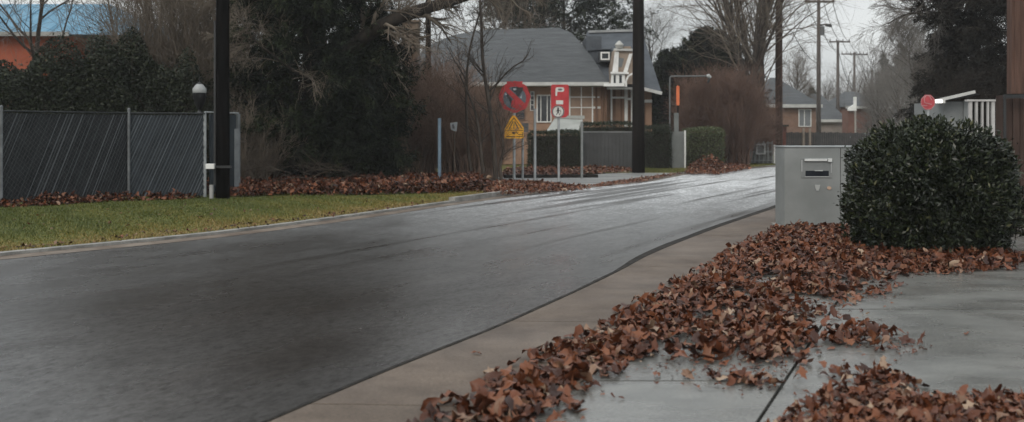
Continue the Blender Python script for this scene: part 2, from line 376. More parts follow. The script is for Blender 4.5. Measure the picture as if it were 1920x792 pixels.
# left side: kerb, gutter band, lawn, soil bed, driveway apron
gut = mat('tan_gutter', (.075,.048,.03), (.17,.135,.105), 2.2, .55, .8, bump=.3, stretch=(1,1,1))
mb = MB(); a = LKs; n = lines_offset(a, 1)-a
ribbon(mb, a+n*.28, a+n*.0, RZ+.004, RZ+.012)
sel = (a[:, 1] > 10) & (a[:, 1] < 24.5)
g_ = mb.build('gutter', gut); tag(g_, 'tan stained concrete gutter beside the lawn', kind='structure')
mb = MB(); w_ = .15
top = np.where((a[:, 1] > 22.0) & (a[:, 1] < 25.2), .055, -.012)
for i in range(len(a)-1):
    p, q = a[i], a[i+1]; pn, qn = a[i]-n[i]*w_, a[i+1]-n[i+1]*w_; z0, z1 = top[i], top[i]
    mb.add([(*p, RZ-.03),(*q, RZ-.03),(*q, z1),(*p, z0),(*qn, z1),(*pn, z0),(*qn, -.1),(*pn, -.1)],
           [(0,1,2,3),(3,2,4,5),(5,4,6,7),(0,3,5,7),(1,6,4,2)])
tag(mb.build('kerb', concrete), 'pale concrete kerb along the far side of the road', kind='structure')
LKn = n.copy()
def lk(Y, off=0):
    b_ = LKs-LKn*off; return float(np.interp(Y, b_[:, 1], b_[:, 0]))
lawn_m = mat('lawn_soil', (.055,.065,.016), (.12,.115,.03), 2.0, .9, bump=.6)
mb = MB(); yl = np.r_[np.arange(3, 27, .5)]
ribbon(mb, [(-40, y) for y in yl], [(lk(y, .152), y) for y in yl], -.02, -.02)
tag(mb.build('lawn', lawn_m), 'green and yellowing lawn strip in front of the fence', kind='structure')
apr = mat('driveway_concrete', (.13,.13,.125), (.24,.235,.225), .8, .35, .6, bump=.3)
ap = [G(900,352,-.016), G(1110,348,-.016), G(1200,339,-.016), G(1278,325,-.016), G(1210,322,-.016), G(1080,328,-.016), G(935,332,-.016)]
mb = MB(); yl = np.arange(26.5, 38.2, .5)
ribbon(mb, [(max(-1.6, (y-37)*.9+3.0 if y > 34 else -1.6), y) for y in yl], [(lk(y, .152), y) for y in yl], -.016, -.016)
tag(mb.build('driveway', apr), 'pale wet concrete apron under the signposts', kind='structure')
mb = MB(); ribbon(mb, [(-60, y) for y in (27, 60)], [(9.0+0*y, y) if y > 50 else (-1.6, y) for y in (27, 60)], -.05, -.05)
mb = MB(); yl = np.r_[np.arange(38, 60, 1), 80, 120, 200]
ribbon(mb, [(-60, y) for y in yl], [(lk(y, .152), y) for y in yl], -.025, -.025)
tag(mb.build('verge', mat('verge_grass', (.075,.075,.022), (.13,.12,.04), 1.2, .9, bump=.5)), 'yellow green verge beyond the driveway', kind='structure')
mb = MB(); p0 = G(945,333,0); p1 = G(1120,332,0)
mb.beam((p0[0], p0[1], 0.03), (p1[0], p1[1], 0.03), .25, .10)
tag(mb.build('kerb', kerb_dark), 'low dark kerb piece on the driveway behind the signposts', kind='structure')

# ------------------------------------------------------------------ vegetation builders
def bare_tree(name, base, hgt, rad, label, cat='tree', group=None, n=(9, 6, 6), spread=(.45, .95), lean=(0, 0), tw=twig, bk=bark, seed=1,
              t0=.3, droop=0.0, fine=True, stems=1, trunk_pts=None, lr1=(.4, .6)):
    r = np.random.default_rng(seed); base = np.array(base, float); root = thing(name, tuple(base), label, cat, group)
    st = base+r.normal(0, .12*(stems > 1), (stems, 3))*[1, 1, 0]; d = unit(np.array([[lean[0], lean[1], 1.0]])+r.normal(0, .08*(stems > 1), (stems, 3)))
    Ln = np.full(stems, hgt*.85)*r.uniform(.8, 1, stems); rd = np.full(stems, rad)*r.uniform(.7, 1, stems)
    if trunk_pts is not None:
        paths = np.array(trunk_pts, float)[None]; rr = (rad*np.linspace(1, .3, paths.shape[1]))[None]; Ln = np.array([hgt*.85])
    else: paths, rr = grow(st, d, Ln, rd, 12, .045, .01, .2, r)
    parts = [tubes_np(paths, rr, 8)]
    s1 = spawn(paths, rr, Ln, n[0], t0, 1., spread, lr1, .55, r); p1, r1 = grow(*s1, 8, .12, .06-droop, .25, r); parts.append(tubes_np(p1, r1, 5))
    V, f = join_np(parts); link('trunk', np_mesh('trunk', V, [f], smooth=True), bk, root)
    s2 = spawn(p1, r1, s1[2], n[1], .2, 1., (.4, .9), (.4, .7), .5, r); p2, r2 = grow(*s2, 6, .16, .05-droop, .3, r)
    parts = [tubes_np(p2, np.maximum(r2, .004), 4)]
    s3 = spawn(p2, r2, s2[2], n[2], .15, 1., (.4, .9), (.4, .8), .5, r); p3, r3 = grow(*s3, 5, .2, .04-droop, .4, r); parts.append(tubes_np(p3, np.maximum(r3, .0035), 3))
    if fine:
        s4 = spawn(p3, r3, s3[2], 4, .2, 1., (.4, .9), (.5, .9), .6, r); p4, r4 = grow(*s4, 4, .2, .03-droop*2, .5, r); parts.append(tubes_np(p4, np.maximum(r4, .003), 3))
    V, f = join_np(parts); link('crown', np_mesh('crown', V, [f]), tw, root)
    return root

def thicket(name, c, size, hgt, nst, label, m=twig_r, cat='shrub', group=None, seed=1, sub=7, spray=True, lean=.25, top=None):
    r = np.random.default_rng(seed); c = np.array(c, float)
    st = np.c_[r.uniform(-.5, .5, nst)*size[0], r.uniform(-.5, .5, nst)*size[1], np.zeros(nst)]
    hh = hgt*r.uniform(.55, 1, nst)
    if top is not None: hh = hh*top(st[:, 0]/size[0])
    d = np.c_[r.normal(0, lean, nst), r.normal(0, lean, nst), np.ones(nst)]; rd = r.uniform(.008, .022, nst)
    p, rr = grow(st+c, d, hh, rd, 8, .08, .03, .3, r); root = thing(name, tuple(c), label, cat, group)
    V, f = tubes_np(p, rr, 4); link('stems', np_mesh('stems', V, [f]), m, root)
    s = spawn(p, rr, hh, sub, .15, 1., (.3, .8), (.25, .5), .5, r); p2, r2 = grow(*s, 6, .15, .05, .4, r); parts = [tubes_np(p2, np.maximum(r2, .004), 3)]
    s3 = spawn(p2, r2, s[2], 5, .1, 1., (.4, .9), (.4, .9), .6, r); p3, r3 = grow(*s3, 4, .2, .03, .5, r); parts.append(tubes_np(p3, np.maximum(r3, .0035), 3))
    V, f = join_np(parts); link('twigs', np_mesh('twigs', V, [f]), m, root)
    return root

def conifer(name, base, hgt, rad, label, seed=1, nb=170, skirt=.06, shape=1.0, m=cons, group=None, dens=1.0, needle=.13, tw=3, flat=False, cat='tree', trunk_r=.22, prof=None, sprays=26):
    r = np.random.default_rng(seed); base = np.array(base, float); root = thing(name, tuple(base), label, cat, group)
    tp, tr = grow(base[None], np.array([[0, 0, 1.]]), np.array([hgt]), np.array([trunk_r]), 10, .02, .02, .1, r)
    t = r.uniform(skirt, 1, nb)**1.0
    pr = prof(t) if prof is not None else (1-t)**shape*.95+.08
    ln = rad*pr*r.uniform(.7, 1.12, nb); az = r.uniform(0, 2*np.pi, nb)
    el = np.interp(t, [0, 1], [-.12, .7])+r.normal(0, .1, nb)
    d = np.c_[np.cos(az)*np.cos(el), np.sin(az)*np.cos(el), np.sin(el)]
    ti = t*9; i = np.minimum(ti.astype(int), 8); fr = (ti-i)[:, None]; st = tp[0][i]*(1-fr)+tp[0][i+1]*fr
    bp, br = grow(st, d, ln, np.full(nb, trunk_r*.16)*(1.2-t), 7, .07, -.035, .25, r)
    V, f = join_np([tubes_np(tp, tr, 10), tubes_np(bp, br, 4)]); link('trunk', np_mesh('trunk', V, [f], smooth=True), bark_d, root)
    s = spawn(bp, br, ln, sprays, .12, 1., (.4, 1.1), (.22, .45), .5, r); sp, sr = grow(*s, 5, .12, -.06, .3, r)
    M = len(sp); k = int(24*dens)
    tt = r.uniform(0, 1, (M, k))*4; ii = np.minimum(tt.astype(int), 3); ff = (tt-ii)[..., None]; ar = np.arange(M)[:, None]
    C = sp[ar, ii]*(1-ff)+sp[ar, ii+1]*ff; C = C+r.normal(0, .05, C.shape); D = sp[ar, np.minimum(ii+1, 4)]-sp[ar, ii]
    D = unit(D)+r.normal(0, .55, D.shape)+[0, 0, -.15]; N = len(C.reshape(-1, 3))
    V, f = quads_leaf(C.reshape(-1, 3), D.reshape(-1, 3), r.normal(0, 1, (N, 3))+[0, 0, 1], r.uniform(.7, 1.5, N)*needle, r.uniform(.13, .24, N)*needle)
    cl = np.repeat(r.normal(0, .2, M), k)+np.repeat(np.repeat(r.normal(0, .14, nb), sprays), k); rn = np.clip(.38+cl+r.normal(0, .14, N), 0, 1)
    cr_ = link('crown', np_mesh('crown', V, [f], rn), m, root); return root

def shrub(name, c, half, n, leaf, label, m=shr, power=2.6, seed=1, group=None, cat='shrub', z0=0.0, depth=.3, stems=True, amp=.12, wd=.42, as_mesh=False, bottom=.0, up=.3, parent=None, shade=None):
    """c = base centre, half=(hx,hy,height)"""
    r = np.random.default_rng(seed); c = np.array(c, float); hx, hy, hz = half
    d = r.normal(0, 1, (n, 3)); d[:, 2] = np.abs(d[:, 2])*1.0; d = unit(d)
    # superellipsoid radius
    sh = (np.abs(d[:, 0])**power+np.abs(d[:, 1])**power+np.abs(d[:, 2])**power)**(-1/power)
    ph = r.uniform(0, 6, 6)
    bumpf = 1+amp*(np.sin(d[:, 0]*7+ph[0])*np.sin(d[:, 2]*6+ph[1])+.6*np.sin(d[:, 1]*9+ph[2]+d[:, 0]*5)+.5*np.sin(d[:, 2]*15+ph[3]+d[:, 0]*11))
    rad = sh*bumpf*(1-depth*r.uniform(0, 1, n)**1.6+np.where(r.uniform(0, 1, n) < .04, r.uniform(0, .08, n), 0))
    Pn = d*rad[:, None]
    if power >= 6:   # boxy hedge: sample faces directly
        pass
    C = c+Pn*np.array([hx, hy, hz])+[0, 0, z0]
    C[:, 2] = np.maximum(C[:, 2], c[2]+.02+z0)
    if bottom: 
        q = np.clip((C[:, 2]-c[2])/(hz*.5), 0, 1)[:, None]; C[:, :2] = c[:2]+(C[:, :2]-c[:2])*(1-bottom*(1-q))
    D = d+r.normal(0, .8, (n, 3))+[0, 0, up]; Nn = d+r.normal(0, .6, (n, 3))
    ln = r.uniform(.7, 1.3, n)*leaf; V, f = quads_leaf(C, D, Nn, ln, ln*wd)
    V = V.reshape(n, 4, 3)
    V[:, 2] -= np.array([0, 0, 1])*ln[:, None]*.18       # drooping tip
    V = V.reshape(-1, 3)
    f3 = np.concatenate([np.stack([f[:, 0], f[:, 1], f[:, 2]], 1), np.stack([f[:, 0], f[:, 2], f[:, 3]], 1)])
    cl = .14*np.sin(C[:, 0]*4+ph[0])*np.sin(C[:, 2]*5+ph[1]); rn = np.clip(.42+cl+r.normal(0, .2, n), 0, 1)
    rn = np.concatenate([rn, rn])
    root = thing(name, tuple(c), label, cat, group)
    link('foliage', np_mesh('foliage', V, [f3], rn), m, root)
    if stems:
        k = 40; st = c+r.uniform(-.35, .35, (k, 3))*[hx, hy, 0]; dd = np.c_[r.normal(0, .22, k)*hx, r.normal(0, .22, k)*hy, np.ones(k)*hz]
        p, rr = grow(st, dd, np.full(k, hz*.8), np.full(k, .014), 6, .12, .05, .4, r)
        V, f = tubes_np(p, rr, 4); link('stems', np_mesh('stems', V, [f]), bark_d, root)
    return root

def hedge(name, x0, x1, y0, y1, z1, n, label, m, seed=1, leaf=.055, group=None, yslope=0.0, round_=.12):
    r = np.random.default_rng(seed); xc, yc = (x0+x1)/2, (y0+y1)/2; root = thing(name, (xc, yc, 0), label, 'hedge', group)
    hx, hy = (x1-x0)/2, (y1-y0)/2
    q = r.uniform(-1, 1, (n, 3)); ax = r.choice(5, n, p=[.12, .12, .36, .12, .28])
    for k_, (a_, s_) in enumerate([(0, -1), (0, 1), (1, -1), (1, 1), (2, 1)]): q[ax == k_, a_] = s_
    e = np.minimum(1, (1-np.abs(q[:, 0]))/.12); e2 = np.minimum(1, (1-np.abs(q[:, 1]))/.3)
    C = np.c_[xc+q[:, 0]*hx, yc+q[:, 1]*hy, (q[:, 2]+1)/2*z1]
    C[:, 2] -= (q[:, 2] > .8)*((1-e)**2*round_+(1-e2)**2*round_)
    nz = .03*(np.sin(C[:, 0]*3.1+1)+np.sin(C[:, 1]*4+C[:, 2]*3.7)); C += r.normal(0, .035, C.shape)+nz[:, None]*np.array([.6, 1, .8])
    C[:, 2] = np.maximum(C[:, 2], .01); D = r.normal(0, 1, (n, 3)); ln = r.uniform(.7, 1.3, n)*leaf
    V, f = quads_leaf(C, D, r.normal(0, 1, (n, 3)), ln, ln*.6); rn = np.clip(.5+r.normal(0, .2, n)+.12*np.sin(C[:, 0]*5)*np.sin(C[:, 2]*6), 0, 1)
    link('foliage', np_mesh('foliage', V, [f], rn), m, root)
    mb = MB(); mb.box(xc-hx+.08, xc+hx-.08, yc-hy+.08, yc+hy-.08, 0, z1-.12-round_*.5); mb.build('branches', bark_d, root)
    return root

# ------------------------------------------------------------------ fallen leaves
def leaf_template(kind):
    """lobed leaf outline fan + stalk; returns verts (x,y), triangles"""
    if kind == 0:   # maple like
        pts = [(0,-.5),(.12,-.32),(.42,-.36),(.30,-.12),(.52,.10),(.26,.12),(.20,.28),(0,.55),(-.18,.30),(-.28,.10),(-.50,.14),(-.32,-.12),(-.40,-.34),(-.12,-.30)]
    elif kind == 1: # oak like
        pts = [(0,-.55),(.10,-.35),(.26,-.30),(.18,-.12),(.34,0),(.22,.14),(.28,.32),(.10,.40),(0,.56),(-.12,.42),(-.28,.30),(-.20,.12),(-.33,.0),(-.18,-.14),(-.24,-.32),(-.09,-.36)]
    else:           # simple pointed
        pts = [(0,-.5),(.16,-.34),(.28,-.1),(.26,.14),(.12,.36),(0,.55),(-.14,.34),(-.27,.12),(-.26,-.12),(-.14,-.36)]
    v = [(0, 0)]+pts; n = len(pts); tr = [(0, 1+i, 1+(i+1) % n) for i in range(n)]
    return np.array(v), np.array(tr)
def leaves_mesh(C, size, r, tilt=.55, curl=1.0, cbias=0.0, simple=False):
    n = len(C); kinds = r.choice(3, n, p=[.06,.38,.56]) if not simple else np.full(n, 2); Vs, Fs, Rn, off = [], [], [], 0
    for k in range(3):
        idx = np.where(kinds == k)[0]
        if len(idx) == 0: continue
        tv, tf = leaf_template(k); m = len(idx); s = (size[idx] if hasattr(size, '__len__') else np.full(m, size))[:, None]
        jr = r.uniform(.78, 1.12, (m, len(tv))); x = tv[None, :, 0]*s*jr*r.uniform(.6, 1.05, (m, 1)); y = tv[None, :, 1]*s*jr
        ca = r.uniform(.35, 1.15, m)[:, None]*curl*np.sign(r.uniform(-.35, 1, m))[:, None]; cb = r.normal(0, .75, m)[:, None]*curl; tw = r.normal(0, .9, m)[:, None]
        # roll across (x) with curvature, bend along y
        kx = ca*5.5/ s*.11/.11; th = x/s*ca*2.6
        X = np.where(np.abs(ca) > .05, np.sin(th)/(ca*2.6)*s, x); Z = (1-np.cos(th))/(ca*2.6)*s
        Z = Z+cb*(y/s)**2*s+tw*x*y/s*.6
        Z = Z+r.normal(0, .06, Z.shape)*s; X = X+r.normal(0, .03, X.shape)*s
        L3 = np.stack([X, y*(1-.15*np.abs(cb)), Z], -1)
        az = r.uniform(0, 2*np.pi, m); ti = np.abs(r.normal(0, tilt, m)); ta = r.uniform(0, 2*np.pi, m)
        def rotz(a): 
            c, s_ = np.cos(a), np.sin(a); o = np.zeros_like(a); e = np.ones_like(a)
            return np.stack([np.stack([c, -s_, o], -1), np.stack([s_, c, o], -1), np.stack([o, o, e], -1)], -2)
        def rotx(a):
            c, s_ = np.cos(a), np.sin(a); o = np.zeros_like(a); e = np.ones_like(a)
            return np.stack([np.stack([e, o, o], -1), np.stack([o, c, -s_], -1), np.stack([o, s_, c], -1)], -2)
        R = rotz(ta) @ rotx(ti) @ rotz(az); W = np.einsum('nij,nkj->nki', R, L3)
        W[..., 2] -= W[..., 2].min(1)[:, None]; W += C[idx][:, None]
        Vs.append(W.reshape(-1, 3)); nv = len(tv)
        Fs.append((tf[None]+(np.arange(m)*nv)[:, None, None]+off).reshape(-1, 3)); off += m*nv
        base = np.clip(r.beta(2.0, 2.4, m)+cbias, 0, 1); pale = r.uniform(0, 1, m) < .06; base = np.where(pale, r.uniform(.85, 1, m), np.minimum(base, .86)); Rn.append(np.repeat(base, len(tf)))
    return np.concatenate(Vs), np.concatenate(Fs), np.concatenate(Rn)
def inside(poly, x, y):
    res = np.zeros(len(x), bool); n = len(poly)
    for i in range(n):
        x1, y1 = poly[i]; x2, y2 = poly[(i+1) % n]
        c = ((y1 > y) != (y2 > y)) & (x < (x2-x1)*(y-y1)/(y2-y1+1e-12)+x1); res ^= c
    return res
def edge_dist(poly, x, y):
    d = np.full(len(x), 1e9); n = len(poly)
    for i in range(n):
        a_ = np.array(poly[i]); b_ = np.array(poly[(i+1) % n]); ab = b_-a_; t = np.clip(((x-a_[0])*ab[0]+(y-a_[1])*ab[1])/(ab@ab+1e-9), 0, 1)
        d = np.minimum(d, np.hypot(x-a_[0]-t*ab[0], y-a_[1]-t*ab[1]))
    return d
def litter_patch(name, pix, n, size, label, h=.09, seed=1, z=0.0, fall=.35, tilt=.55, simple=False, cbias=0, holes=(), world=None, kind='stuff', hmap=None, minh=.0, edge=.25, thin=.35):
    r = np.random.default_rng(seed); poly = world if world is not None else [G(px, py)[:2] for px, py in pix]
    p = np.array(poly); lo, hi = p.min(0), p.max(0); X, Yy = [], []; tot = 0
    while tot < n:
        x = r.uniform(lo[0], hi[0], n); y = r.uniform(lo[1], hi[1], n); d = edge_dist(poly, x, y)
        ok = inside(poly, x, y) & (r.uniform(0, 1, n) < np.clip(.25+d/edge, 0, 1)*np.clip(.56+thin*1.25*np.sin(x*4.3+1.3*y)*np.sin(y*3.7-x*2)+thin*.6*np.sin(x*11+y*3)*np.sin(y*9-2*x), .03, 1))
        ok |= (~inside(poly, x, y)) & (d < .12) & (r.uniform(0, 1, n) < .12)
        for (hx, hy, hr, pr) in holes:
            hp = G(hx, hy)[:2]; q = np.hypot((x-hp[0])/hr[0], (y-hp[1])/hr[1]) < 1; ok &= ~(q & (r.uniform(0, 1, n) < pr))
        X.append(x[ok]); Yy.append(y[ok]); tot += ok.sum()
    x = np.concatenate(X)[:n]; y = np.concatenate(Yy)[:n]; d = np.where(inside(poly, x, y), edge_dist(poly, x, y), 0)
    lump = .75+.35*np.sin(x*3.1+y*1.7)*np.sin(y*2.3-x)+.15*np.sin(x*9+y*7)
    hh = minh+h*np.clip(d/fall, 0, 1)**.7*lump
    if hmap is not None: hh = hmap(x, y)
    C = np.c_[x, y, z+.004+np.clip(hh, 0, 9)*r.uniform(0, 1, n)]
    V, f, rn = leaves_mesh(C, size*r.uniform(.65, 1.25, n), r, tilt, 1.0, cbias, simple)
    o = link(name, np_mesh(name, V, [f], rn), litter); return tag(o, label, kind=kind)

# ------------------------------------------------------------------ chain link fence with privacy slats (left)
slat_m = leafmat('fence_slats', [(0,(.006,.007,.008)),(.45,(.022,.025,.028)),(.8,(.085,.092,.10)),(1,(.16,.17,.18))], .5)
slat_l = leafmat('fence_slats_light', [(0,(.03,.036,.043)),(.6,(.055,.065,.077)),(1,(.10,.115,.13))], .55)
FP = [(-13.2, 16.6), (-9.93, 20.75), (-8.24, 22.95), (-6.72, 23.35)]
fence = thing('chain_link_fence', (FP[1][0], FP[1][1], 0), 'chain link fence with dark diagonal slats and galvanised posts along the lawn', 'fence')
for i in range(3):
    (x0, y0), (x1, y1) = FP[i], FP[i+1]; ln = math.hypot(x1-x0, y1-y0); ux, uy = (x1-x0)/ln, (y1-y0)/ln; nx, ny = -uy, ux
    V, Fq, Rn = [], [], []; sp = .066; k = 0; hgt = 1.80; lean_ = .42
    u = -hgt*lean_
    while u < ln:
        wd = random.uniform(.016, .034)
        pts = []
        for (uu, zz) in ((u, 0.03), (u+wd, 0.03), (u+wd+hgt*lean_, hgt), (u+hgt*lean_, hgt)): pts.append([uu, zz])
        # clip against panel ends
        def cl(p, q, lim):   # move p towards q until u==lim
            t = (lim-p[0])/(q[0]-p[0]); return [lim, p[1]+(q[1]-p[1])*t]
        bl, br, tr_, tl = pts
        if bl[0] < 0: bl = cl(bl, tl, 0)
        if br[0] < 0: br = cl(br, tr_, 0)
        if tr_[0] > ln: tr_ = cl(tr_, br, ln)
        if tl[0] > ln: tl = cl(tl, bl, ln)
        off = .022+.008*(k % 2)
        b = len(V)
        for p in (bl, br, tr_, tl): V.append((x0+ux*p[0]+nx*off, y0+uy*p[0]+ny*off, p[1]))
        Fq.append((b, b+1, b+2, b+3)); Rn.append(random.choice((random.uniform(.1, .5), random.uniform(.45, .92)))); u += sp*random.uniform(.85, 1.15); k += 1
    V = np.array(V); 
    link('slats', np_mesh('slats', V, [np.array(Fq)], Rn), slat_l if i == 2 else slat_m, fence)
    mb = MB(); mb.add([(x0+nx*.045, y0+ny*.045, .03),(x1+nx*.045, y1+ny*.045, .03),(x1+nx*.045, y1+ny*.045, 1.79),(x0+nx*.045, y0+ny*.045, 1.79)], [(0,1,2,3)])
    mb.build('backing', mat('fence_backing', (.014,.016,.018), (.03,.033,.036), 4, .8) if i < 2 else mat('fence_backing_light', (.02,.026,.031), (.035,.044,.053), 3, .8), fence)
    # diamond wire
    mb = MB(); st = .11; u = -hgt
    while u < ln:
        for sgn in (1, -1):
            a0, a1 = (u, u+hgt) if sgn == 1 else (u+hgt, u); z0, z1 = .03, 1.83
            pa, pb = [a0, z0], [a1, z1]
            for q, o_ in ((pa, pb), (pb, pa)):
                lim = 0 if q[0] < 0 else ln if q[0] > ln else None
                if lim is not None and (o_[0]-q[0]) != 0: t = (lim-q[0])/(o_[0]-q[0]); q[1] = q[1]+(o_[1]-q[1])*t; q[0] = lim
            if 0 <= pa[0] <= ln and 0 <= pb[0] <= ln and abs(pa[0]-pb[0]) > .02:
                mb.tube([(x0+ux*pa[0], y0+uy*pa[0], pa[1]), (x0+ux*pb[0], y0+uy*pb[0], pb[1])], .0018, 3, False)
        u += st
    mb.build('mesh_wire', mat('wire_grey', (.05,.055,.06), (.09,.095,.10), 4, .6), fence)
    mb = MB(); mb.tube([(x0, y0, 1.83), (x1, y1, 1.83)], .018, 8); mb.build('top_rail', mat('rail_dull', (.015,.017,.018), (.03,.033,.035), 4, .6), fence)
for (x, y) in FP[:3]:
    mb = MB(); mb.tube([(x, y-.01, -.05), (x, y-.01, 1.90)], .030, 10); mb.lathe((x, y-.01, 1.90), [(.034,0),(.034,.02),(.012,.045)], 10); mb.build('post', mat('post_weathered', (.10,.107,.112), (.17,.18,.187), 6, .6), fence)

# dark gate leaf behind the black pole
gx0, gx1, gy = P(384,0,23.4)[0], P(447,0,24.6)[0], 23.5
gate = thing('metal_gate', (gx0, gy, 0), 'dark teal narrow gate between two galvanised posts behind the black pole', 'gate')
mb = MB(); mb.beam((gx0+.05, 23.6, .93), (gx1-.04, 24.5, .93), .04, 1.78); mb.build('panel', mat('gate_teal', (.008,.014,.02), (.016,.026,.034), 3, .5), gate)
mb = MB(); mb.tube([(gx0, 23.4, 0), (gx0, 23.4, 1.84)], .035, 10); mb.build('post', galv, gate)
mb = MB(); mb.tube([(gx1, 24.6, 0), (gx1, 24.6, 1.84)], .045, 10); mb.build('post', mat('post_dull', (.10,.11,.115), (.17,.18,.19), 4, .6), gate)
mb = MB(); mb.tube([(gx0, 23.4, 1.86), (gx1, 24.6, 1.86)], .02, 8); mb.build('top_rail', galv, gate)
mb = MB(); mb.beam((gx0+.52, 23.9, .85), (gx0+.60, 23.96, .85), .02, 1.3); mb.build('trim_strip', mat('gate_grey', (.10,.11,.12), (.16,.17,.18), 3, .6), gate)

def upole(name, px, Y, hgt, r0, r1, m, label, cat='utility pole', group=None, lean=0.0, base=None):
    x = (px-CX)/F*Y; root = thing(name, (x, Y, 0), label, cat, group)
    mb = MB(); mb.tube([(x+lean*z, Y, z) for z in np.linspace(-.1, hgt, 7)], list(np.linspace(r0, r1, 7)), 14); mb.build('shaft', m, root, smooth=True); return root, x
pl, px_ = upole('utility_pole', 417.5, 22.8, 9.5, .150, .125, pole_black, 'thick black pole on the lawn at the end of the chain link fence')
mb = MB(); mb.tube([(px_, 22.8, .66), (px_, 22.8, .71)], .168, 14); mb.beam((px_-.02, 22.68, .685), (px_+.22, 22.68, .685), .05, .05); mb.build('clamp_band', blackm, pl)
mb = MB(); mb.box(px_-.31, px_-.13, 22.60, 22.72, .64, .75); mb.build('junction_box', white, pl, bevel=.008)
mb = MB(); mb.tube([(px_-.21, 22.70, 0), (px_-.21, 22.70, .30)], .045, 10); mb.build('conduit', mat('conduit_grey', (.25,.25,.24), (.35,.35,.34), 3, .6), pl)
mb = MB(); mb.box(px_-.17, px_-.13, 22.72, 22.76, .3, 3.8); mb.build('cable_guard', blackm, pl)

# lamp behind the fence
lx, ly = P(374,0,24.0)[0], 24.0
lamp = thing('street_lamp', (lx, ly, 0), 'small acorn street lamp with white globe rising behind the chain link fence', 'street lamp')
def zz(py, Y): return H-(py-HZ)/F*Y
mb = MB(); mb.tube([(lx, ly, 0), (lx, ly, zz(205, 24))], .035, 10); mb.lathe((lx, ly, zz(215,24)), [(.06,0),(.06,.04),(.035,.08)], 10); mb.build('post', blackm, lamp)
z0 = zz(206, 24); mb = MB(); mb.lathe((lx, ly, z0), [(.05,0),(.06,.06),(.10,.12),(.135,.22),(.15,.32),(.155,.36),(.15,.37)], 18); mb.build('lamp_housing', mat('housing_black', (.006,.006,.007), (.012,.012,.013), 4, .8), lamp, smooth=True)
mb = MB(); mb.lathe((lx, ly, z0+.37), [(.145,0),(.152,.02),(.152,.10),(.085,.19),(.05,.21),(.02,.22)], 18); mb.build('globe', mat('lamp_globe', (.26,.27,.27), (.32,.33,.33), 3, .5), lamp, smooth=True)
mb = MB(); mb.lathe((lx, ly, z0+.575), [(.07,0),(.06,.02),(.02,.04),(.008,.07),(.005,.25)], 8); mb.build('finial', blackm, lamp)

# ------------------------------------------------------------------ blue roofed building far left
Yb = 44.0
bb = thing('blue_roof_building', (-22, Yb, 0), 'low orange red building with a long blue metal roof behind the shrubs', 'building')
xr = P(285,0,Yb)[0]; xl = -34.0; ze = zz(61, Yb); zr_ = zz(8, Yb+4)
roof_b = mat('blue_metal_roof', (.055,.175,.27), (.08,.225,.34), 1.2, .45, .6, stretch=(6,1,1))
wall_o = mat('orange_red_wall', (.26,.068,.038), (.33,.095,.052), 1.5, .8)
mb = MB(); mb.box(xl+.4, P(132,0,Yb)[0], Yb+.4, Yb+7.6, 0, ze-.12); mb.box(P(132,0,Yb)[0], xr-.5, Yb+2.6, Yb+7.4, 0, ze-.15); mb.build('wall', wall_o, bb)
mb = MB(); rx = P(205,0,Yb+4)[0]
mb.add([(xl, Yb, ze), (xr, Yb, ze-.1), (rx, Yb+4, zr_), (xl+2, Yb+4, zr_), (xl, Yb+8, ze), (xr, Yb+8, ze)], [(0,1,2,3), (1,5,2), (3,2,5,4), (0,3,4)])
rf = mb.build('roof', roof_b, bb)
mb = MB()
for i in range(30):
    x = xl+.5+i*.84
    if x < rx-.2: mb.beam((x, Yb, ze+.02), (x, Yb+4, zr_+.02), .03, .02)
mb.build('seam_rib', roof_b, rf)
mb = MB(); mb.box(xl, P(130,0,Yb)[0], Yb-.12, Yb-.002, ze-.16, ze+.02); mb.build('fascia', mat('fascia_grey', (.22,.22,.21), (.32,.32,.31), 2, .6), bb)

# ------------------------------------------------------------------ fence line shrubs and left trees
shrub('evergreen_shrub', P(60,0,26)[:2]+(0,), (2.6, 1.5, zz(112,26)), 80000, .095, 'broad dark evergreen shrub behind the left end of the fence', seed=21, power=2.6, amp=.10, cat='shrub', group='dark shrubs behind the fence')
shrub('evergreen_shrub', P(225,0,26.6)[:2]+(0,), (1.75, 1.5, zz(86,26.6)), 66000, .095, 'taller dark evergreen shrub behind the middle of the fence', seed=22, power=2.5, amp=.12, group='dark shrubs behind the fence')
shrub('evergreen_shrub', P(345,0,26.0)[:2]+(0,), (1.0, 1.0, zz(120,26)), 16000, .085, 'low dark evergreen shrub just left of the small acorn lamp', seed=23, power=2.3, amp=.15, group='dark shrubs behind the fence')
thicket('twiggy_shrub', P(352,0,29)[:2]+(0,), (2.4, 2.5), 6.4, 240, 'tall grey brown twiggy shrub behind the fence left of the black pole', twig, seed=31, lean=.16)
bare_tree('bare_tree', P(345,0,33)[:2]+(0,), 10.5, .17, 'slender bare tree rising behind the acorn lamp', seed=32, n=(13,7,6), spread=(.3,.6), t0=.15, group='bare trees', tw=twig)
bare_tree('bare_tree', P(250,0,36)[:2]+(0,), 11, .18, 'bare tree between the blue roof and the black pole', seed=33, n=(12,7,6), spread=(.4,.8), t0=.25, group='bare trees', tw=twig)
bare_tree('bare_tree', P(70,0,38)[:2]+(0,), 9.5, .16, 'bare tree whose twigs cross in front of the blue roof', seed=34, n=(12,6,5), spread=(.6,1.1), t0=.3, group='bare trees', tw=twig_g, bk=bark)
bare_tree('bare_tree', P(470,0,37)[:2]+(0,), 12, .2, 'bare tree behind the left flank of the huge dark conifer', seed=35, n=(12,7,6), spread=(.4,.8), t0=.2, group='bare trees', tw=twig)

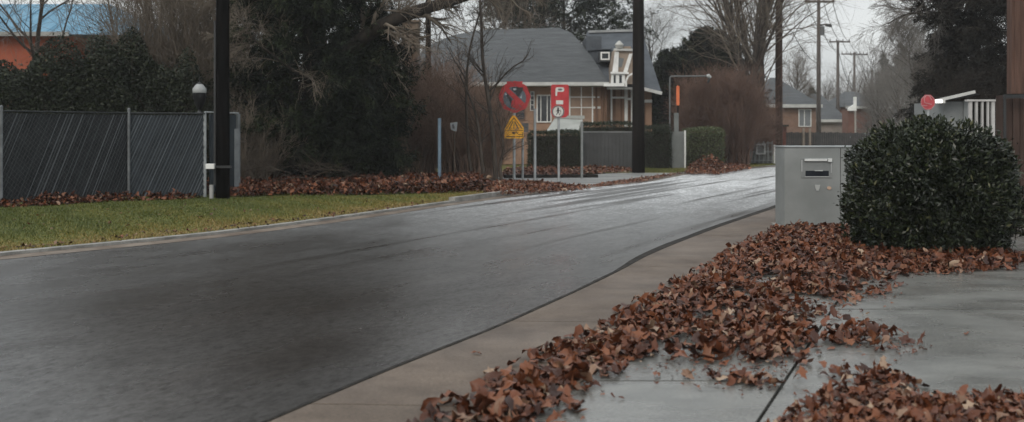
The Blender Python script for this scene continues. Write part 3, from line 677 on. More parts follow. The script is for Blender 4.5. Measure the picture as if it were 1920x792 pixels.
BIGP = lambda t: np.interp(t, [0, .1, .3, .55, .75, 1], [.62, .8, 1.0, .95, .72, .2])
conifer('conifer_tree', P(585,0,28.0)[:2]+(0,), 9.6, 2.35, 'huge dark drooping conifer standing in the leaf bed right of the black pole', seed=41, nb=300, prof=BIGP, sprays=26, needle=.15, dens=1.0, cat='conifer')
conifer('conifer_tree', P(685,0,28.6)[:2]+(0,), 4.6, 1.6, 'lower dark conifer spreading at the right foot of the huge one', seed=42, nb=120, prof=lambda t: np.interp(t, [0,.3,.6,1],[.6,1,.9,.3]), sprays=22, needle=.14, cat='conifer', trunk_r=.12)
# dead branches low in front of the conifer
r_ = np.random.default_rng(4)
root = thing('dead_branch_heap', P(570,0,26.0)[:2]+(.1,), 'tangle of dead grey brown branches low in front of the huge conifer', 'branches')
st = np.c_[P(590,0,26)[0]+r_.normal(0, .35, 22), 26+r_.normal(0, .2, 22), r_.uniform(.1, .5, 22)]
dd = np.c_[r_.normal(-.1, 1, 22), r_.normal(-.4, .3, 22), r_.uniform(.1, .9, 22)]
p, rr = grow(st, dd, r_.uniform(.4, 1.3, 22), np.full(22, .013), 9, .1, -.07, .25, r_); s_ = spawn(p, rr, np.full(22, 1.4), 6, .3, 1, (.4, .8), (.2, .5), .6, r_); p2, r2 = grow(*s_, 5, .15, -.05, .4, r_)
V, f = join_np([tubes_np(p, rr, 5), tubes_np(p2, r2, 3)]); link('branches', np_mesh('branches', V, [f]), mat('dead_wood', (.035,.028,.022), (.075,.06,.047), 4, .9), root)

shrub('evergreen_shrub', P(480,0,30)[:2]+(0,), (1.5, .9, 2.9), 26000, .09, 'shadowed evergreen shrub between the narrow gate and the huge conifer', seed=24, power=2.4, amp=.15, group='dark shrubs behind the fence')
thicket('twiggy_shrub', P(465,0,26.5)[:2]+(0,), (1.0, 1.2), 2.0, 90, 'low brown twigs just right of the narrow gate', twig, seed=43, lean=.3)
shrub('evergreen_shrub', P(600,0,29.5)[:2]+(0,), (2.2, .9, 2.2), 22000, .09, 'dark low growth filling the foot of the huge conifer', seed=25, power=2.4, amp=.15, group='dark shrubs behind the fence')
# big bare tree with thick limb arching right over the conifer
bx, by = P(600,0,29.6)[0], 29.6
tp = [(bx, by, 0), (bx+.05, by, 1.5), (bx, by, 3.0), (bx-.1, by, 4.8), (bx-.2, by, 7), (bx, by, 9), (bx+.2, by, 11), (bx+.2, by, 13)]
bt = bare_tree('bare_tree', (bx, by, 0), 13, .34, 'big bare tree with a thick limb arching right above the dark conifer', seed=51, n=(14,7,6), spread=(.6,1.0), t0=.35, group='bare trees', trunk_pts=tp, lr1=(.25,.42))
def limb(root, pts, r0, r1, seed, nsub=14, lsub=1.5, droop=.03, m=bark_d, mt=twig):
    r = np.random.default_rng(seed); q = np.array(pts, float); t = np.linspace(0, len(q)-1, 16); k = np.arange(len(q))
    path = np.stack([np.interp(t, k, q[:, j]) for j in range(3)], 1); path[1:-1] = (path[:-2]+2*path[1:-1]+path[2:])/4
    rr = np.linspace(r0, r1, 16); pa = path[None]; ra = rr[None]
    V, f = tubes_np(pa, ra, 8); link('limb', np_mesh('limb', V, [f], smooth=True), m, root)
    s1 = spawn(pa, ra, np.array([lsub*1.6]), nsub, .15, 1, (.5, 1.1), (.5, 1), .35, r); p1, r1_ = grow(*s1, 8, .14, -droop+.03, .3, r)
    s2 = spawn(p1, r1_, s1[2], 8, .15, 1, (.4, .9), (.4, .7), .5, r); p2, r2 = grow(*s2, 6, .16, -droop, .4, r)
    s3 = spawn(p2, np.maximum(r2, .008), s2[2], 6, .1, 1, (.4, .9), (.4, .8), .5, r); p3, r3 = grow(*s3, 4, .2, -droop, .5, r)
    V, f = join_np([tubes_np(p1, r1_, 5), tubes_np(p2, np.maximum(r2, .005), 4), tubes_np(p3, np.maximum(r3, .004), 3)]); link('twigs', np_mesh('twigs', V, [f]), mt, root)
limb(bt, [(bx, by, 2.3), P(622,128,28.0), P(662,88,27.4), P(700,55,27), P(760,26,27), P(820,10,27.5), P(862,-2,28), P(930,-25,28.6), P(985,-30,29)], .24, .09, 7, 22, 1.2, .05)
limb(bt, [(bx-.1, by, 4.2), P(560,30,28), P(500,-10,27.4), P(440,-30,27)], .12, .04, 8, 16, 1.3, .05)
limb(bt, [(bx, by, 5.0), P(700,-60,28.5), P(800,-90,28), P(880,-70,28)], .14, .04, 9, 18, 1.5, .12)
limb(bt, [(bx, by, 2.8), P(560,140,26.6), P(500,95,26), P(470,70,26)], .06, .02, 10, 10, 1.0, .05)

# ------------------------------------------------------------------ brown thicket and thin trees
thicket('twiggy_thicket', P(800,0,33)[:2]+(0,), (3.4, 3.0), zz(120,33), 420, 'dense red brown twiggy thicket right of the huge conifer', twig_r, seed=61, lean=.18, sub=9, top=lambda u: np.interp(u, [-.5,-.2,.2,.5], [1.05,1.05,.95,.8]))
thicket('twiggy_thicket', P(885,0,33.5)[:2]+(0,), (1.7, 2.6), zz(180,33.5), 200, 'lower brown thicket around the thin bare saplings', twig_r, seed=62, lean=.2, sub=8)
def sapling(name, pts, r0, label, seed, subs):
    root = thing(name, (pts[0][0], pts[0][1], 0), label, 'tree', 'thin bare saplings by the signs')
    q = np.array(pts, float); t = np.linspace(0, len(q)-1, 20); k = np.arange(len(q)); path = np.stack([np.interp(t, k, q[:, j]) for j in range(3)], 1); path[1:-1] = (path[:-2]+2*path[1:-1]+path[2:])/4
    rr = np.linspace(r0, r0*.35, 20); V, f = tubes_np(path[None], rr[None], 8); link('trunk', np_mesh('trunk', V, [f], smooth=True), bark, root)
    r = np.random.default_rng(seed); P1 = []
    for s in subs:
        q = np.array(s[1], float); t = np.linspace(0, len(q)-1, 8); k = np.arange(len(q)); pp = np.stack([np.interp(t, k, q[:, j]) for j in range(3)], 1); P1.append((pp, np.linspace(s[0], s[0]*.3, 8)))
    parts = []
    if P1:
        pa = np.stack([x[0] for x in P1]); ra = np.stack([x[1] for x in P1]); parts.append(tubes_np(pa, ra, 5))
        s2 = spawn(pa, ra, np.full(len(pa), 1.6), 7, .25, 1, (.4, .8), (.3, .6), .5, r); p2, r2 = grow(*s2, 6, .15, .03, .4, r); parts.append(tubes_np(p2, np.maximum(r2, .005), 3))
        s3 = spawn(p2, r2, s2[2], 4, .2, 1, (.4, .9), (.4, .7), .6, r); p3, r3 = grow(*s3, 4, .2, .02, .5, r); parts.append(tubes_np(p3, np.maximum(r3, .004), 3))
    s4 = spawn(path[None], rr[None], np.array([3.]), 22, .3, 1, (.5, .9), (.2, .45), .3, r); p4, r4 = grow(*s4, 6, .14, .04, .3, r); parts.append(tubes_np(p4, np.maximum(r4, .005), 4))
    s5 = spawn(p4, r4, s4[2], 5, .2, 1, (.4, .9), (.3, .6), .5, r); p5, r5 = grow(*s5, 5, .18, .02, .5, r); parts.append(tubes_np(p5, np.maximum(r5, .004), 3))
    V, f = join_np(parts); link('crown', np_mesh('crown', V, [f]), bark, root); return root
Y1 = 30.5
sapling('bare_sapling', [P(930,338,Y1), P(927,290,Y1), P(922,230,Y1), P(913,170,Y1), P(904,110,Y1), P(903,50,Y1), P(899,0,Y1), P(905,-80,Y1)], .075, 'taller of two thin bare saplings, with a branch reaching right over the no stopping sign', 71,
        [(.035, [P(915,172,Y1), P(930,160,Y1), P(955,130,Y1-.3), P(985,112,Y1-.5), P(995,90,Y1-.6)]), (.03, [P(912,150,Y1), P(890,125,Y1), P(872,100,Y1)]), (.03, [P(918,190,Y1), P(935,148,Y1), P(955,148,Y1)])])
sapling('bare_sapling', [P(886,338,Y1+.5), P(878,290,Y1+.5), P(874,200,Y1+.5), P(875,130,Y1+.5), P(883,80,Y1+.5), P(895,40,Y1+.5), P(905,0,Y1)], .05, 'thinner bare sapling with a slightly wavy stem left of the signs', 72,
        [(.02, [P(875,150,Y1), P(850,110,Y1), P(835,80,Y1)])])
sapling('bare_sapling', [P(908,338,Y1-.2), P(903,300,Y1-.2), P(900,262,Y1-.2), P(893,215,Y1), P(880,180,Y1), P(862,140,Y1)], .06, 'short leaning bare sapling between the two tall thin ones', 73, [])
sapling('bare_sapling', [P(940,338,Y1-.6), P(937,310,Y1-.6), P(945,280,Y1-.6), P(938,240,Y1-.6), P(928,210,Y1-.6)], .05, 'stunted bare stem right at the foot of the tallest thin sapling', 74, [])

# far thin pole behind limb, chimney block
pr_, x_ = upole('utility_pole', 803, 40, zz(-120,40), .11, .10, pole_dark, 'thin dark pole seen between bare branches left of the slate roof', cat='utility pole')

# ------------------------------------------------------------------ signs
def outline3(pts, Y, dy=0): return [P(x, y, Y+dy) for x, y in pts]
def plate(mb, pts, Y, th=.012): # pts in photo px at depth Y; flat plate facing the viewer side (-Y)
    mb.prism([P(x, y, Y) for x, y in pts], (0, th, 0))
def circ(cx, cy, r, n=28, ry=None): return [(cx+r*math.cos(2*math.pi*i/n), cy+(ry or r)*math.sin(2*math.pi*i/n)) for i in range(n)]
def ring(mb, cx, cy, r0, r1, Y, n=32, th=.004):
    a_ = circ(cx, cy, r0, n); b_ = circ(cx, cy, r1, n); vs = [P(*p, Y) for p in a_]+[P(*p, Y) for p in b_]; vs += [(x, y+th, z) for x, y, z in vs]
    fs = [(i, (i+1) % n, n+(i+1) % n, n+i) for i in range(n)]+[(2*n+i, 3*n+i, 3*n+(i+1) % n, 2*n+(i+1) % n) for i in range(n)]
    fs += [(n+i, n+(i+1) % n, 3*n+(i+1) % n, 3*n+i) for i in range(n)]+[(i, 2*n+i, 2*n+(i+1) % n, (i+1) % n) for i in range(n)]
    mb.add(vs, fs)
def signpost(name, px, Y, top, r, label, cat='signpost', m=galv, group=None, wob=0):
    x = (px-CX)/F*Y; root = thing(name, (x, Y, 0), label, cat, group); mb = MB()
    mb.tube([(x+wob*z, Y, z) for z in (-.08, .8, zz(top, Y))], r, 10); mb.build('post', m, root); return root
Ys = 32.0
s1 = signpost('traffic_sign', 964, Ys, 190, .045, 'red round no stopping sign above a yellow triangle warning plate on a grey post', 'road sign')
greyb = mat('sign_slate_blue', (.075,.10,.12), (.12,.15,.175), 9, .5); blk = mat('sign_black', (.012,.012,.014), (.03,.028,.03), 8, .5)
octo = [(965+29.5*math.cos(math.radians(22.5+45*i))*1.02, 182+29.5*math.sin(math.radians(22.5+45*i))) for i in range(8)]
octo = []
for i in range(40):
    t_ = 2*math.pi*i/40; rr_ = 29*(1+.035*math.cos(8*(t_)))
    octo.append((965+rr_*math.cos(t_), 182+rr_*math.sin(t_)))
octo2 = [(951,154),(979,154)]
mb = MB(); plate(mb, octo, Ys-.07, .012); plate(mb, [(951,160),(950,153),(980,153),(979,160)], Ys-.072, .008); rd = mb.build('red_disc', redp, s1)
mb = MB(); plate(mb, circ(965,184,21.5), Ys-.078, .004); mb.build('blue_field', greyb, rd)
mb = MB(); plate(mb, [(960,164),(981,164),(980,170),(973,181),(969,183),(967,174),(961,171)], Ys-.083, .003); plate(mb, [(947,176),(951,175),(959,186),(962,200),(959,199),(954,187)], Ys-.083, .003); mb.build('dark_symbol', blk, rd)
mb = MB(); plate(mb, [(946,170),(952,164),(986,196),(980,203)], Ys-.088, .003); plate(mb, [(960,188),(967,188),(977,203),(968,205),(958,200)], Ys-.0885, .003); mb.build('diagonal_bar', redp, rd)
lite = mat('sign_pale', (.34,.37,.38), (.44,.47,.48), 7, .5)
for q_ in ([(962,166),(968,166),(968,169),(963,170)], [(946,176),(949,175),(951,178),(948,179)], [(974,184),(977,180),(979,178),(978,185)]): mb = MB(); plate(mb, q_, Ys-.092, .002); mb.build('pale_mark', lite, rd)
mb = MB(); plate(mb, [(946,260),(946,239),(961,217),(966,217),(982,240),(982,260)], Ys-.06, .012); yp = mb.build('yellow_plate', yel, s1)
mb = MB(); Yq = Ys-.066
def bar(a_, b_, wd):   # dark stroke between two px points
    a_, b_ = Vector(a_), Vector(b_); d = (b_-a_).normalized(); nn = Vector((-d.y, d.x))*wd/2
    plate(mb, [tuple(a_-nn), tuple(b_-nn), tuple(b_+nn), tuple(a_+nn)], Yq, .003)
for a_, b_, wd in [((963.5,221),(950,241),1.2),((963.5,221),(979,241.5),1.3),((962,228),(955,242),1.8),((965,228),(972,242),1.8),((963.5,230),(963.5,242),1.0),
                   ((950,244.8),(981,244.8),1.0),((949,256.5),(966,256.5),1.6),((968,256.5),(980,256),1.3),((960,249.5),(967,249.5),2.4),((962,247.5),(964,252),1.8),((968,247),(971,251.5),1.3),((972,252.5),(980,252.5),1.2),((980.5,248),(980.5,256),1.1)]: bar(a_, b_, wd)
mb.build('black_symbol', blk, yp)
signpost('bare_signpost', 980, 32.8, 236, .038, 'bare grey post with a small grey box just right of the yellow warning plate', group=None)
bpy_last = [o for o in COL.objects if o.name.startswith('bare_signpost')][-1]
mb = MB(); mb.box(P(979,0,32.7)[0], P(991,0,32.7)[0], 32.66, 32.75, zz(248,32.7), zz(231,32.7)); mb.build('box', mat('box_grey', (.14,.15,.155), (.2,.21,.215), 4, .6), bpy_last)
s3 = signpost('bare_signpost', 1003, 31.6, 204, .042, 'empty grey post standing between the yellow plate and the red parking sign')
mb = MB(); mb.tube([P(1003,300,31.6), P(1003,296,31.6)], .047, 10); mb.build('collar', galv, s3)
Yr = 31.0
s4 = signpost('traffic_sign', 1047.5, Yr, 205, .036, 'red vertical parking sign with a white pedestrian roundel on a thin grey post', 'road sign', wob=0)
def rrect(x0, y0, x1, y1, r, n=5, rb=None):
    out = []
    for cx_, cy_, a0, q in ((x1-r, y0+r, -90, r), (x1-(rb or r), y1-(rb or r), 0, rb or r), (x0+(rb or r), y1-(rb or r), 90, rb or r), (x0+r, y0+r, 180, r)):
        for i in range(n+1): t = math.radians(a0+90*i/n); out.append((cx_+q*math.cos(t), cy_+q*math.sin(t)))
    return out
mb = MB(); plate(mb, rrect(1033,159,1066.5,221,3.5, rb=10), Yr-.05, .012); rp = mb.build('red_plate', redp, s4)
whs = mat('sign_white', (.55,.54,.50), (.68,.67,.63), 5, .5)
mb = MB(); plate(mb, rrect(1041.5,164,1058,172.5,4), Yr-.056, .004); plate(mb, [(1041.5,168),(1045.2,168),(1044.6,180),(1041.2,180)], Yr-.0565, .004); mb.build('white_letter', whs, rp); mb = MB(); plate(mb, rrect(1042.5,188.5,1056,196,1), Yr-.056, .004); mb.build('white_bar', whs, rp)
mb = MB(); plate(mb, [(1046,167),(1052,166.3),(1055,168),(1052,170.2),(1047,169.8)], Yr-.06, .002); mb.build('grey_mark', mat('mark_grey', (.1,.1,.11), (.14,.14,.15), 5, .5), rp)
mb = MB(); plate(mb, circ(1046.5,209.5,11.8), Yr-.062, .005); rn_ = mb.build('white_roundel', whs, rp)
mb = MB(); Yq = Yr-.068; ring(mb, 1046.5, 209.5, 9.6, 11.6, Yq, th=.003); mb.build('dark_ring', mat('ring_dark', (.09,.075,.075), (.14,.12,.12), 5, .5), rn_)
mb = MB(); plate(mb, circ(1046.5,203.3,1.7,10), Yq, .003)
for a_, b_, wd in [((1046.5,205),(1046.3,211),3.0),((1046,210.5),(1043.2,216),1.5),((1046.8,210.5),(1049.5,216),1.5),((1045.8,206),(1042.5,209.5),1.1),((1047.2,206),(1050.5,209),1.1),((1051.5,206),(1051.5,214),.9)]: bar(a_, b_, wd)
mb.build('walking_figure', blk, rn_)
signpost('bare_signpost', 1091, 33.4, 228, .04, 'empty grey post in front of the grey fence panel', m=mat('pole_pale', (.20,.21,.205), (.28,.29,.285), 5, .6))
s6 = signpost('bare_signpost', 824, 27.5, 222, .045, 'slim blue grey post standing in the leaf bed beside the thicket', m=mat('blue_post', (.09,.14,.19), (.14,.20,.25), 4, .55))
s7 = signpost('small_sign', 852, 31.0, 246, .012, 'tiny pale tilted plate hanging in the thicket', 'sign', m=twig)
mb = MB(); mb.prism([P(844,231,30.9), P(858,229,30.9), P(856,247,30.9), P(846,244,30.9)], (0, .01, 0)); mb.build('plate', mat('plate_grey', (.33,.35,.36), (.42,.44,.45), 5, .5), s7)
mb = MB(); mb.prism([P(847,234,30.89), P(851,233,30.89), P(853,241,30.89), P(849,242,30.89)], (0, -.004, 0)); mb.build('mark', mat('mark_grey', (.1,.1,.11)), s7)

# pale car like shape glimpsed through the thicket, stood in for by white pickets
wf = thing('pale_shape_pickets', (P(868,0,36)[0], 36, 0), 'small white picket stand-in for a pale shape glimpsed through the thin saplings', 'fence')
for i in range(9):
    x = P(842+i*5.6,0,36)[0]; mb = MB(); mb.box(x-.028, x+.028, 35.98, 36.0, .1, zz(272+3*(i % 2),36)); mb.build('picket', white, wf)
mb = MB(); mb.box(P(838,0,36)[0], P(892,0,36)[0], 36.003, 36.03, .75, .82); mb.box(P(838,0,36)[0], P(892,0,36)[0], 36.003, 36.03, .3, .37); mb.build('rail', white, wf)

# ------------------------------------------------------------------ slate roofed house
slate = mat('slate_roof', (.052,.055,.058), (.082,.086,.09), 2.2, .6, .75, bump=.6, bscale=7, stretch=(.5,.5,5), bdist=.04, nrough=.7)
slate2 = mat('slate_roof_blue', (.055,.062,.072), (.085,.095,.107), 1.6, .6, .75, bump=.5, bscale=9, bdist=.03)
tanw = mat('tan_render', (.25,.155,.105), (.34,.22,.155), 1.2, .8)
brn = mat('brown_timber', (.13,.075,.05), (.19,.115,.08), 2, .7)
glass = mat('dark_glass', (.02,.024,.028), (.035,.04,.045), 1, .12)
gutt = mat('eave_white', (.40,.40,.385), (.55,.55,.53), 2, .6)
Yh = 48.0
hs = thing('slate_roof_house', (P(1000,0,Yh)[0], Yh, 0), 'tan house with a big grey slate hip roof and white framed facade behind the signs', 'house')
mb = MB(); x0, x1 = P(790,0,Yh)[0], P(1137,0,Yh)[0]; mb.box(x0, x1, Yh, Yh+9, 0, zz(160,Yh)); mb.build('wall', tanw, hs)
topc = [(792,96,50.2),(815,80,51.2),(850,66,52.2),(890,58,52.6),(950,55,52.8),(1048,52,52.8),(1072,62,52.0),(1092,84,50.6),(1112,110,49.2),(1130,138,48.0),(1142,156,47.3)]
botc = [(752,160,47.3),(775,160,47.3),(815,159,47.3),(870,158,47.3),(950,157,47.3),(1050,156,47.3),(1080,156,47.3),(1100,156,47.3),(1117,156,47.3),(1130,156,47.3),(1142,157,47.3)]
mb = MB(); nst = 6; grid = []
for (tx, ty, tY), (bx_, by_, bY) in zip(topc, botc):
    T_ = np.array(P(tx, ty, tY)); B_ = np.array(P(bx_, by_, bY)); row = []
    for k in range(nst+1):
        t = k/nst; q = B_+(T_-B_)*t; q[2] += .22*math.sin(math.pi*t)*(T_[2]-B_[2])/2.5; row.append(tuple(q))
    grid.append(row)
vs = [p for row in grid for p in row]; w1 = nst+1
fs = [(i*w1+k, (i+1)*w1+k, (i+1)*w1+k+1, i*w1+k+1) for i in range(len(grid)-1) for k in range(nst)]
back = [(p[-1][0], 105.6-p[-1][1] if False else 52.8+(52.8-p[-1][1])+.2, p[-1][2]) for p in grid]
mb.add(vs, fs)
bb_ = [(g[-1], (g[-1][0], 58.4-(g[-1][1]-52.8)*0, zz(157,47.3))) for g in grid]
mb.add([p for pr in bb_ for p in pr], [(2*i, 2*i+2, 2*i+3, 2*i+1) for i in range(len(bb_)-1)])
mb.add([grid[0][0], grid[0][-1], bb_[0][1]], [(0,1,2)])
rf = mb.build('roof', slate, hs, smooth=False)
for p in rf.data.polygons: p.use_smooth = True
mb = MB(); mb.box(P(752,0,47.3)[0], P(1142,0,47.3)[0], 47.1, 47.28, zz(161,47.2), zz(154.5,47.2)); mb.box(P(752,0,47.3)[0], P(1140,0,47.3)[0], 47.283, 48.0, zz(162,47.3), zz(160.5,47.3)); mb.build('gutter', gutt, rf)
def pane(parent, x0, x1, y0, y1, Y, fr=2.0, mull=(), rails=(), gm=None, fm=None, depth=.06):
    """window: frame (with mullions) and pane, px coords at depth Y"""
    mb = MB(); X0, X1, Z1, Z0 = P(x0,0,Y)[0], P(x1,0,Y)[0], zz(y0,Y), zz(y1,Y); fw = fr/F*Y
    mb.box(X0, X1, Y-depth, Y-.003, Z0, Z0+fw); mb.box(X0, X1, Y-depth, Y-.003, Z1-fw, Z1)
    mb.box(X0, X0+fw, Y-depth+.003, Y-.005, Z0+fw, Z1-fw); mb.box(X1-fw, X1, Y-depth+.003, Y-.005, Z0+fw, Z1-fw)
    for m_ in mull: x = P(m_,0,Y)[0]; mb.box(x-fw*.4, x+fw*.4, Y-depth+.006, Y-.006, Z0+fw, Z1-fw)
    for m_ in rails: z = zz(m_, Y); mb.box(X0+fw, X1-fw, Y-depth+.009, Y-.008, z-fw*.4, z+fw*.4)
    f_ = mb.build('window', fm or white, parent); mb = MB(); mb.box(X0+fw*.5, X1-fw*.5, Y-.02, Y-.0015, Z0+fw*.5, Z1-fw*.5); mb.build('pane', gm or glass, f_)
pane(hs, 1006, 1034, 178, 230, Yh, 2.2, (1014, 1026), (), )
pane(hs, 994, 1002, 172, 208, Yh, 1.2, (), (180,188,197))
pane(hs, 1067, 1112, 160, 234, Yh, 2.4, (1090,), (182.5, 202), gm=mat('tan_panel', (.24,.165,.12), (.33,.235,.175), 1.5, .7))
for a_, b_, c_, d_ in [(1112,1124,181,184),(1112,1126,200,204)]: mb = MB(); mb.box(P(a_,0,Yh)[0], P(b_,0,Yh)[0], Yh-.05, Yh-.004, zz(d_,Yh), zz(c_,Yh)); mb.build('cross_rail', white, hs)
mb = MB()
for a_ in (1116, 1127, 1134): mb.box(P(a_,0,Yh)[0], P(a_+3.5,0,Yh)[0], Yh-.12, Yh-.055, 0, zz(161.5,Yh))
mb.build('pilaster', brn, hs)
pane(hs, 930, 985, 176, 226, Yh, 1.8, (948, 966), (), gm=glass, fm=brn)
# porch lean-to
pc = [P(1026,246,45.6), P(1070,246,45.6), P(1093,244,45.6)]
mb = MB(); zt, zb_ = zz(221,46.8), zz(246,45.4)
mb.add([P(1024,247,45.4), P(1088,247,45.4), P(1093,224,46.8), P(1040,222,46.8)], [(0,1,2,3)]); mb.prism([P(1040,217,46.75), P(1096,217,46.75), P(1096,223.5,46.75), P(1040,222,46.75)], (0,.1,0))
mb.build('porch_roof', mat('porch_pale', (.30,.31,.29), (.38,.39,.37), 2, .5), hs)
mb = MB(); mb.box(P(1028,0,45.6)[0], P(1090,0,45.6)[0], 45.7, 47.9, 0, zz(248,45.5)); mb.build('porch_wall', tanw, hs)
# wing with dormers
Yw = 48.6
mb = MB(); mb.box(P(1137,0,Yw)[0]+.002, P(1222,0,Yw)[0], Yw, Yw+7, 0, zz(168,Yw)); mb.build('wing_wall', tanw, hs)
e0, e1 = P(1138,163,47.7), P(1240,172,47.7); r0_, r1_ = P(1100,60,53.6), P(1203,57,53.6); e0b = P(1097,150,49.5)
mb = MB(); mb.add([e0b, e0, e1, r1_, r0_, (e1[0], 59, e1[2]), (e0[0]-.8, 59, e1[2])], [(0,1,4), (1,2,3,4), (2,5,3), (4,3,5,6)]); wr = mb.build('wing_roof', slate2, hs)
mb = MB(); mb.beam(P(1205,166.5,47.6), P(1241,175.5,47.6), .14, .14); mb.beam(P(1138,166,47.6), P(1204,166,47.6), .14, .10); mb.build('gutter', gutt, wr)
mb = MB(); mb.beam((P(1104,0,53.4)[0], 53.4, zz(60,53.4)), (P(1204,0,53.4)[0], 53.4, zz(57,53.4)), .2, .12); mb.build('ridge_cap', mat('ridge_pale', (.24,.25,.25), (.34,.35,.35), 2, .7), wr)
mb = MB(); mb.box(P(1100,0,50)[0], P(1128,0,50)[0], 50, 53, zz(118,50), zz(68,50)); mb.add([P(1096,96,49.9), P(1146,92,49.9), P(1146,86,53), P(1096,88,53)], [(0,1,2,3)])
dm = mb.build('flat_dormer', slate2, wr)
mb = MB(); X0, X1 = P(1124,0,49.3)[0], P(1146,0,49.3)[0]; mb.box(X0, X1, 49.3, 52, zz(116,49.3), zz(97,49.3)); mb.build('flat_dormer', slate, wr)
pane(wr, 1126, 1143, 98, 113, 49.298, 2.6)
# white framed gable dormer
Yg = 47.3
gab = [(1145,158),(1149,128),(1154,100),(1159,88),(1182,87),(1188,104),(1194,130),(1198,158)]
mb = MB(); mb.prism([P(x, y, Yg) for x, y in gab], (0, 3.2, 0)); gd = mb.build('gable_dormer', mat('gable_tan', (.22,.17,.13), (.31,.25,.20), 2, .8), wr)
mb = MB()
def gb(a_, b_, wd, dy=.0): mb.beam(P(a_[0], a_[1], Yg-.05-dy), P(b_[0], b_[1], Yg-.05-dy), wd/F*Yg, .09, up=(0,-1,0)) if False else mb.prism([P(a_[0]+(b_[1]-a_[1])/math.hypot(b_[0]-a_[0],b_[1]-a_[1])*wd/2, a_[1]-(b_[0]-a_[0])/math.hypot(b_[0]-a_[0],b_[1]-a_[1])*wd/2, Yg-.08-dy), P(b_[0]+(b_[1]-a_[1])/math.hypot(b_[0]-a_[0],b_[1]-a_[1])*wd/2, b_[1]-(b_[0]-a_[0])/math.hypot(b_[0]-a_[0],b_[1]-a_[1])*wd/2, Yg-.08-dy), P(b_[0]-(b_[1]-a_[1])/math.hypot(b_[0]-a_[0],b_[1]-a_[1])*wd/2, b_[1]+(b_[0]-a_[0])/math.hypot(b_[0]-a_[0],b_[1]-a_[1])*wd/2, Yg-.08-dy), P(a_[0]-(b_[1]-a_[1])/math.hypot(b_[0]-a_[0],b_[1]-a_[1])*wd/2, a_[1]+(b_[0]-a_[0])/math.hypot(b_[0]-a_[0],b_[1]-a_[1])*wd/2, Yg-.08-dy)], (0,.076,0))
plate(mb, [(1145,157),(1147,137),(1172,137),(1172,157)], Yg-.08, .076); mb.build('white_panel', white, gd)
mb = MB(); plate(mb, [(1148,137),(1159,137),(1160.5,97),(1153,97)], Yg-.07, .066); mb.build('white_trim', white, gd)
mb = MB(); plate(mb, [(1168,137),(1176,137),(1186,101),(1180,101)], Yg-.07, .066); mb.build('white_trim', white, gd)
mb = MB(); gb((1151,93),(1189,94),4,.05); mb.build('cap_board', gutt, gd)
mb = MB(); gb((1145,136.5),(1179,137.5),3.5,.09); mb.build('lintel', white, gd)
mb = MB(); gb((1132,159.5),(1171,159.5),5.5,.16); mb.build('sill_board', white, gd)
mb = MB()
pts = [(1186,138),(1178,143),(1174,152),(1174,163)]
for a_, b_ in zip(pts[:-1], pts[1:]): gb(a_, b_, 3.2, .2)
mb.build('arch_trim', white, gd)
mb = MB(); plate(mb, [(1150.5,141),(1154.5,141),(1154.5,156),(1150.5,156)], Yg-.09, .007); mb.build('pane', glass, gd); mb = MB(); plate(mb, [(1161,141),(1166,141),(1166,156),(1161,156)], Yg-.09, .007); mb.build('pane', glass, gd)
mb = MB(); plate(mb, [(1158,108),(1170,110),(1166,126),(1158,126)], Yg-.02, .015); mb.build('pane', mat('glass_grey', (.10,.11,.11), (.14,.15,.15), 2, .3), gd)
mb = MB(); mb.lathe(P(1161,87,Yg-.05), [(.14,-.1),(.20,.06),(.12,.16),(.03,.24)], 8); mb.build('finial', mat('stone_pale', (.35,.35,.33), (.45,.45,.43), 3, .7), gd)
mb = MB()
for xx, y0_, y1_, wd in ((1146,165,236,3),(1173.5,163,238,5.5),(1184.5,163,238,3.6)): mb.box(P(xx-wd/2,0,Yw)[0], P(xx+wd/2,0,Yw)[0], Yw-.14, Yw-.004, zz(y1_,Yw), zz(y0_,Yw))
for x0_, x1_, yy, wd in ((1147.6,1170.6,183.5,3.5),(1176.4,1182.6,186,4),(1205,1222,190,5.5)): mb.box(P(x0_,0,Yw)[0], P(x1_,0,Yw)[0], Yw-.12, Yw-.006, zz(yy+wd/2,Yw), zz(yy-wd/2,Yw))
mb.build('timber_frame', white, hs)
mb = MB()
for xx, wd in ((1152,4),(1165,3),(1180,3),(1207,6)): mb.box(P(xx-wd/2,0,Yw)[0], P(xx+wd/2,0,Yw)[0], Yw-.05, Yw-.003, 0, zz(192 if wd == 6 else 166, Yw)-.05)
mb.build('timber_post', brn, hs)
mb = MB(); mb.box(P(754,0,53)[0], P(784,0,53)[0], 53, 54.2, 0, zz(42,53)); mb.box(P(752,0,53)[0], P(786,0,53)[0], 52.9, 54.3, zz(42,53)+.002, zz(38,53)); ch = thing('chimney_stack', P(769,0,53)[:2]+(0,), 'dull brown chimney stack rising left of the slate roof', 'chimney')
mb.build('stack', mat('chimney_brown', (.10,.075,.055), (.16,.12,.09), 3, .85), ch)

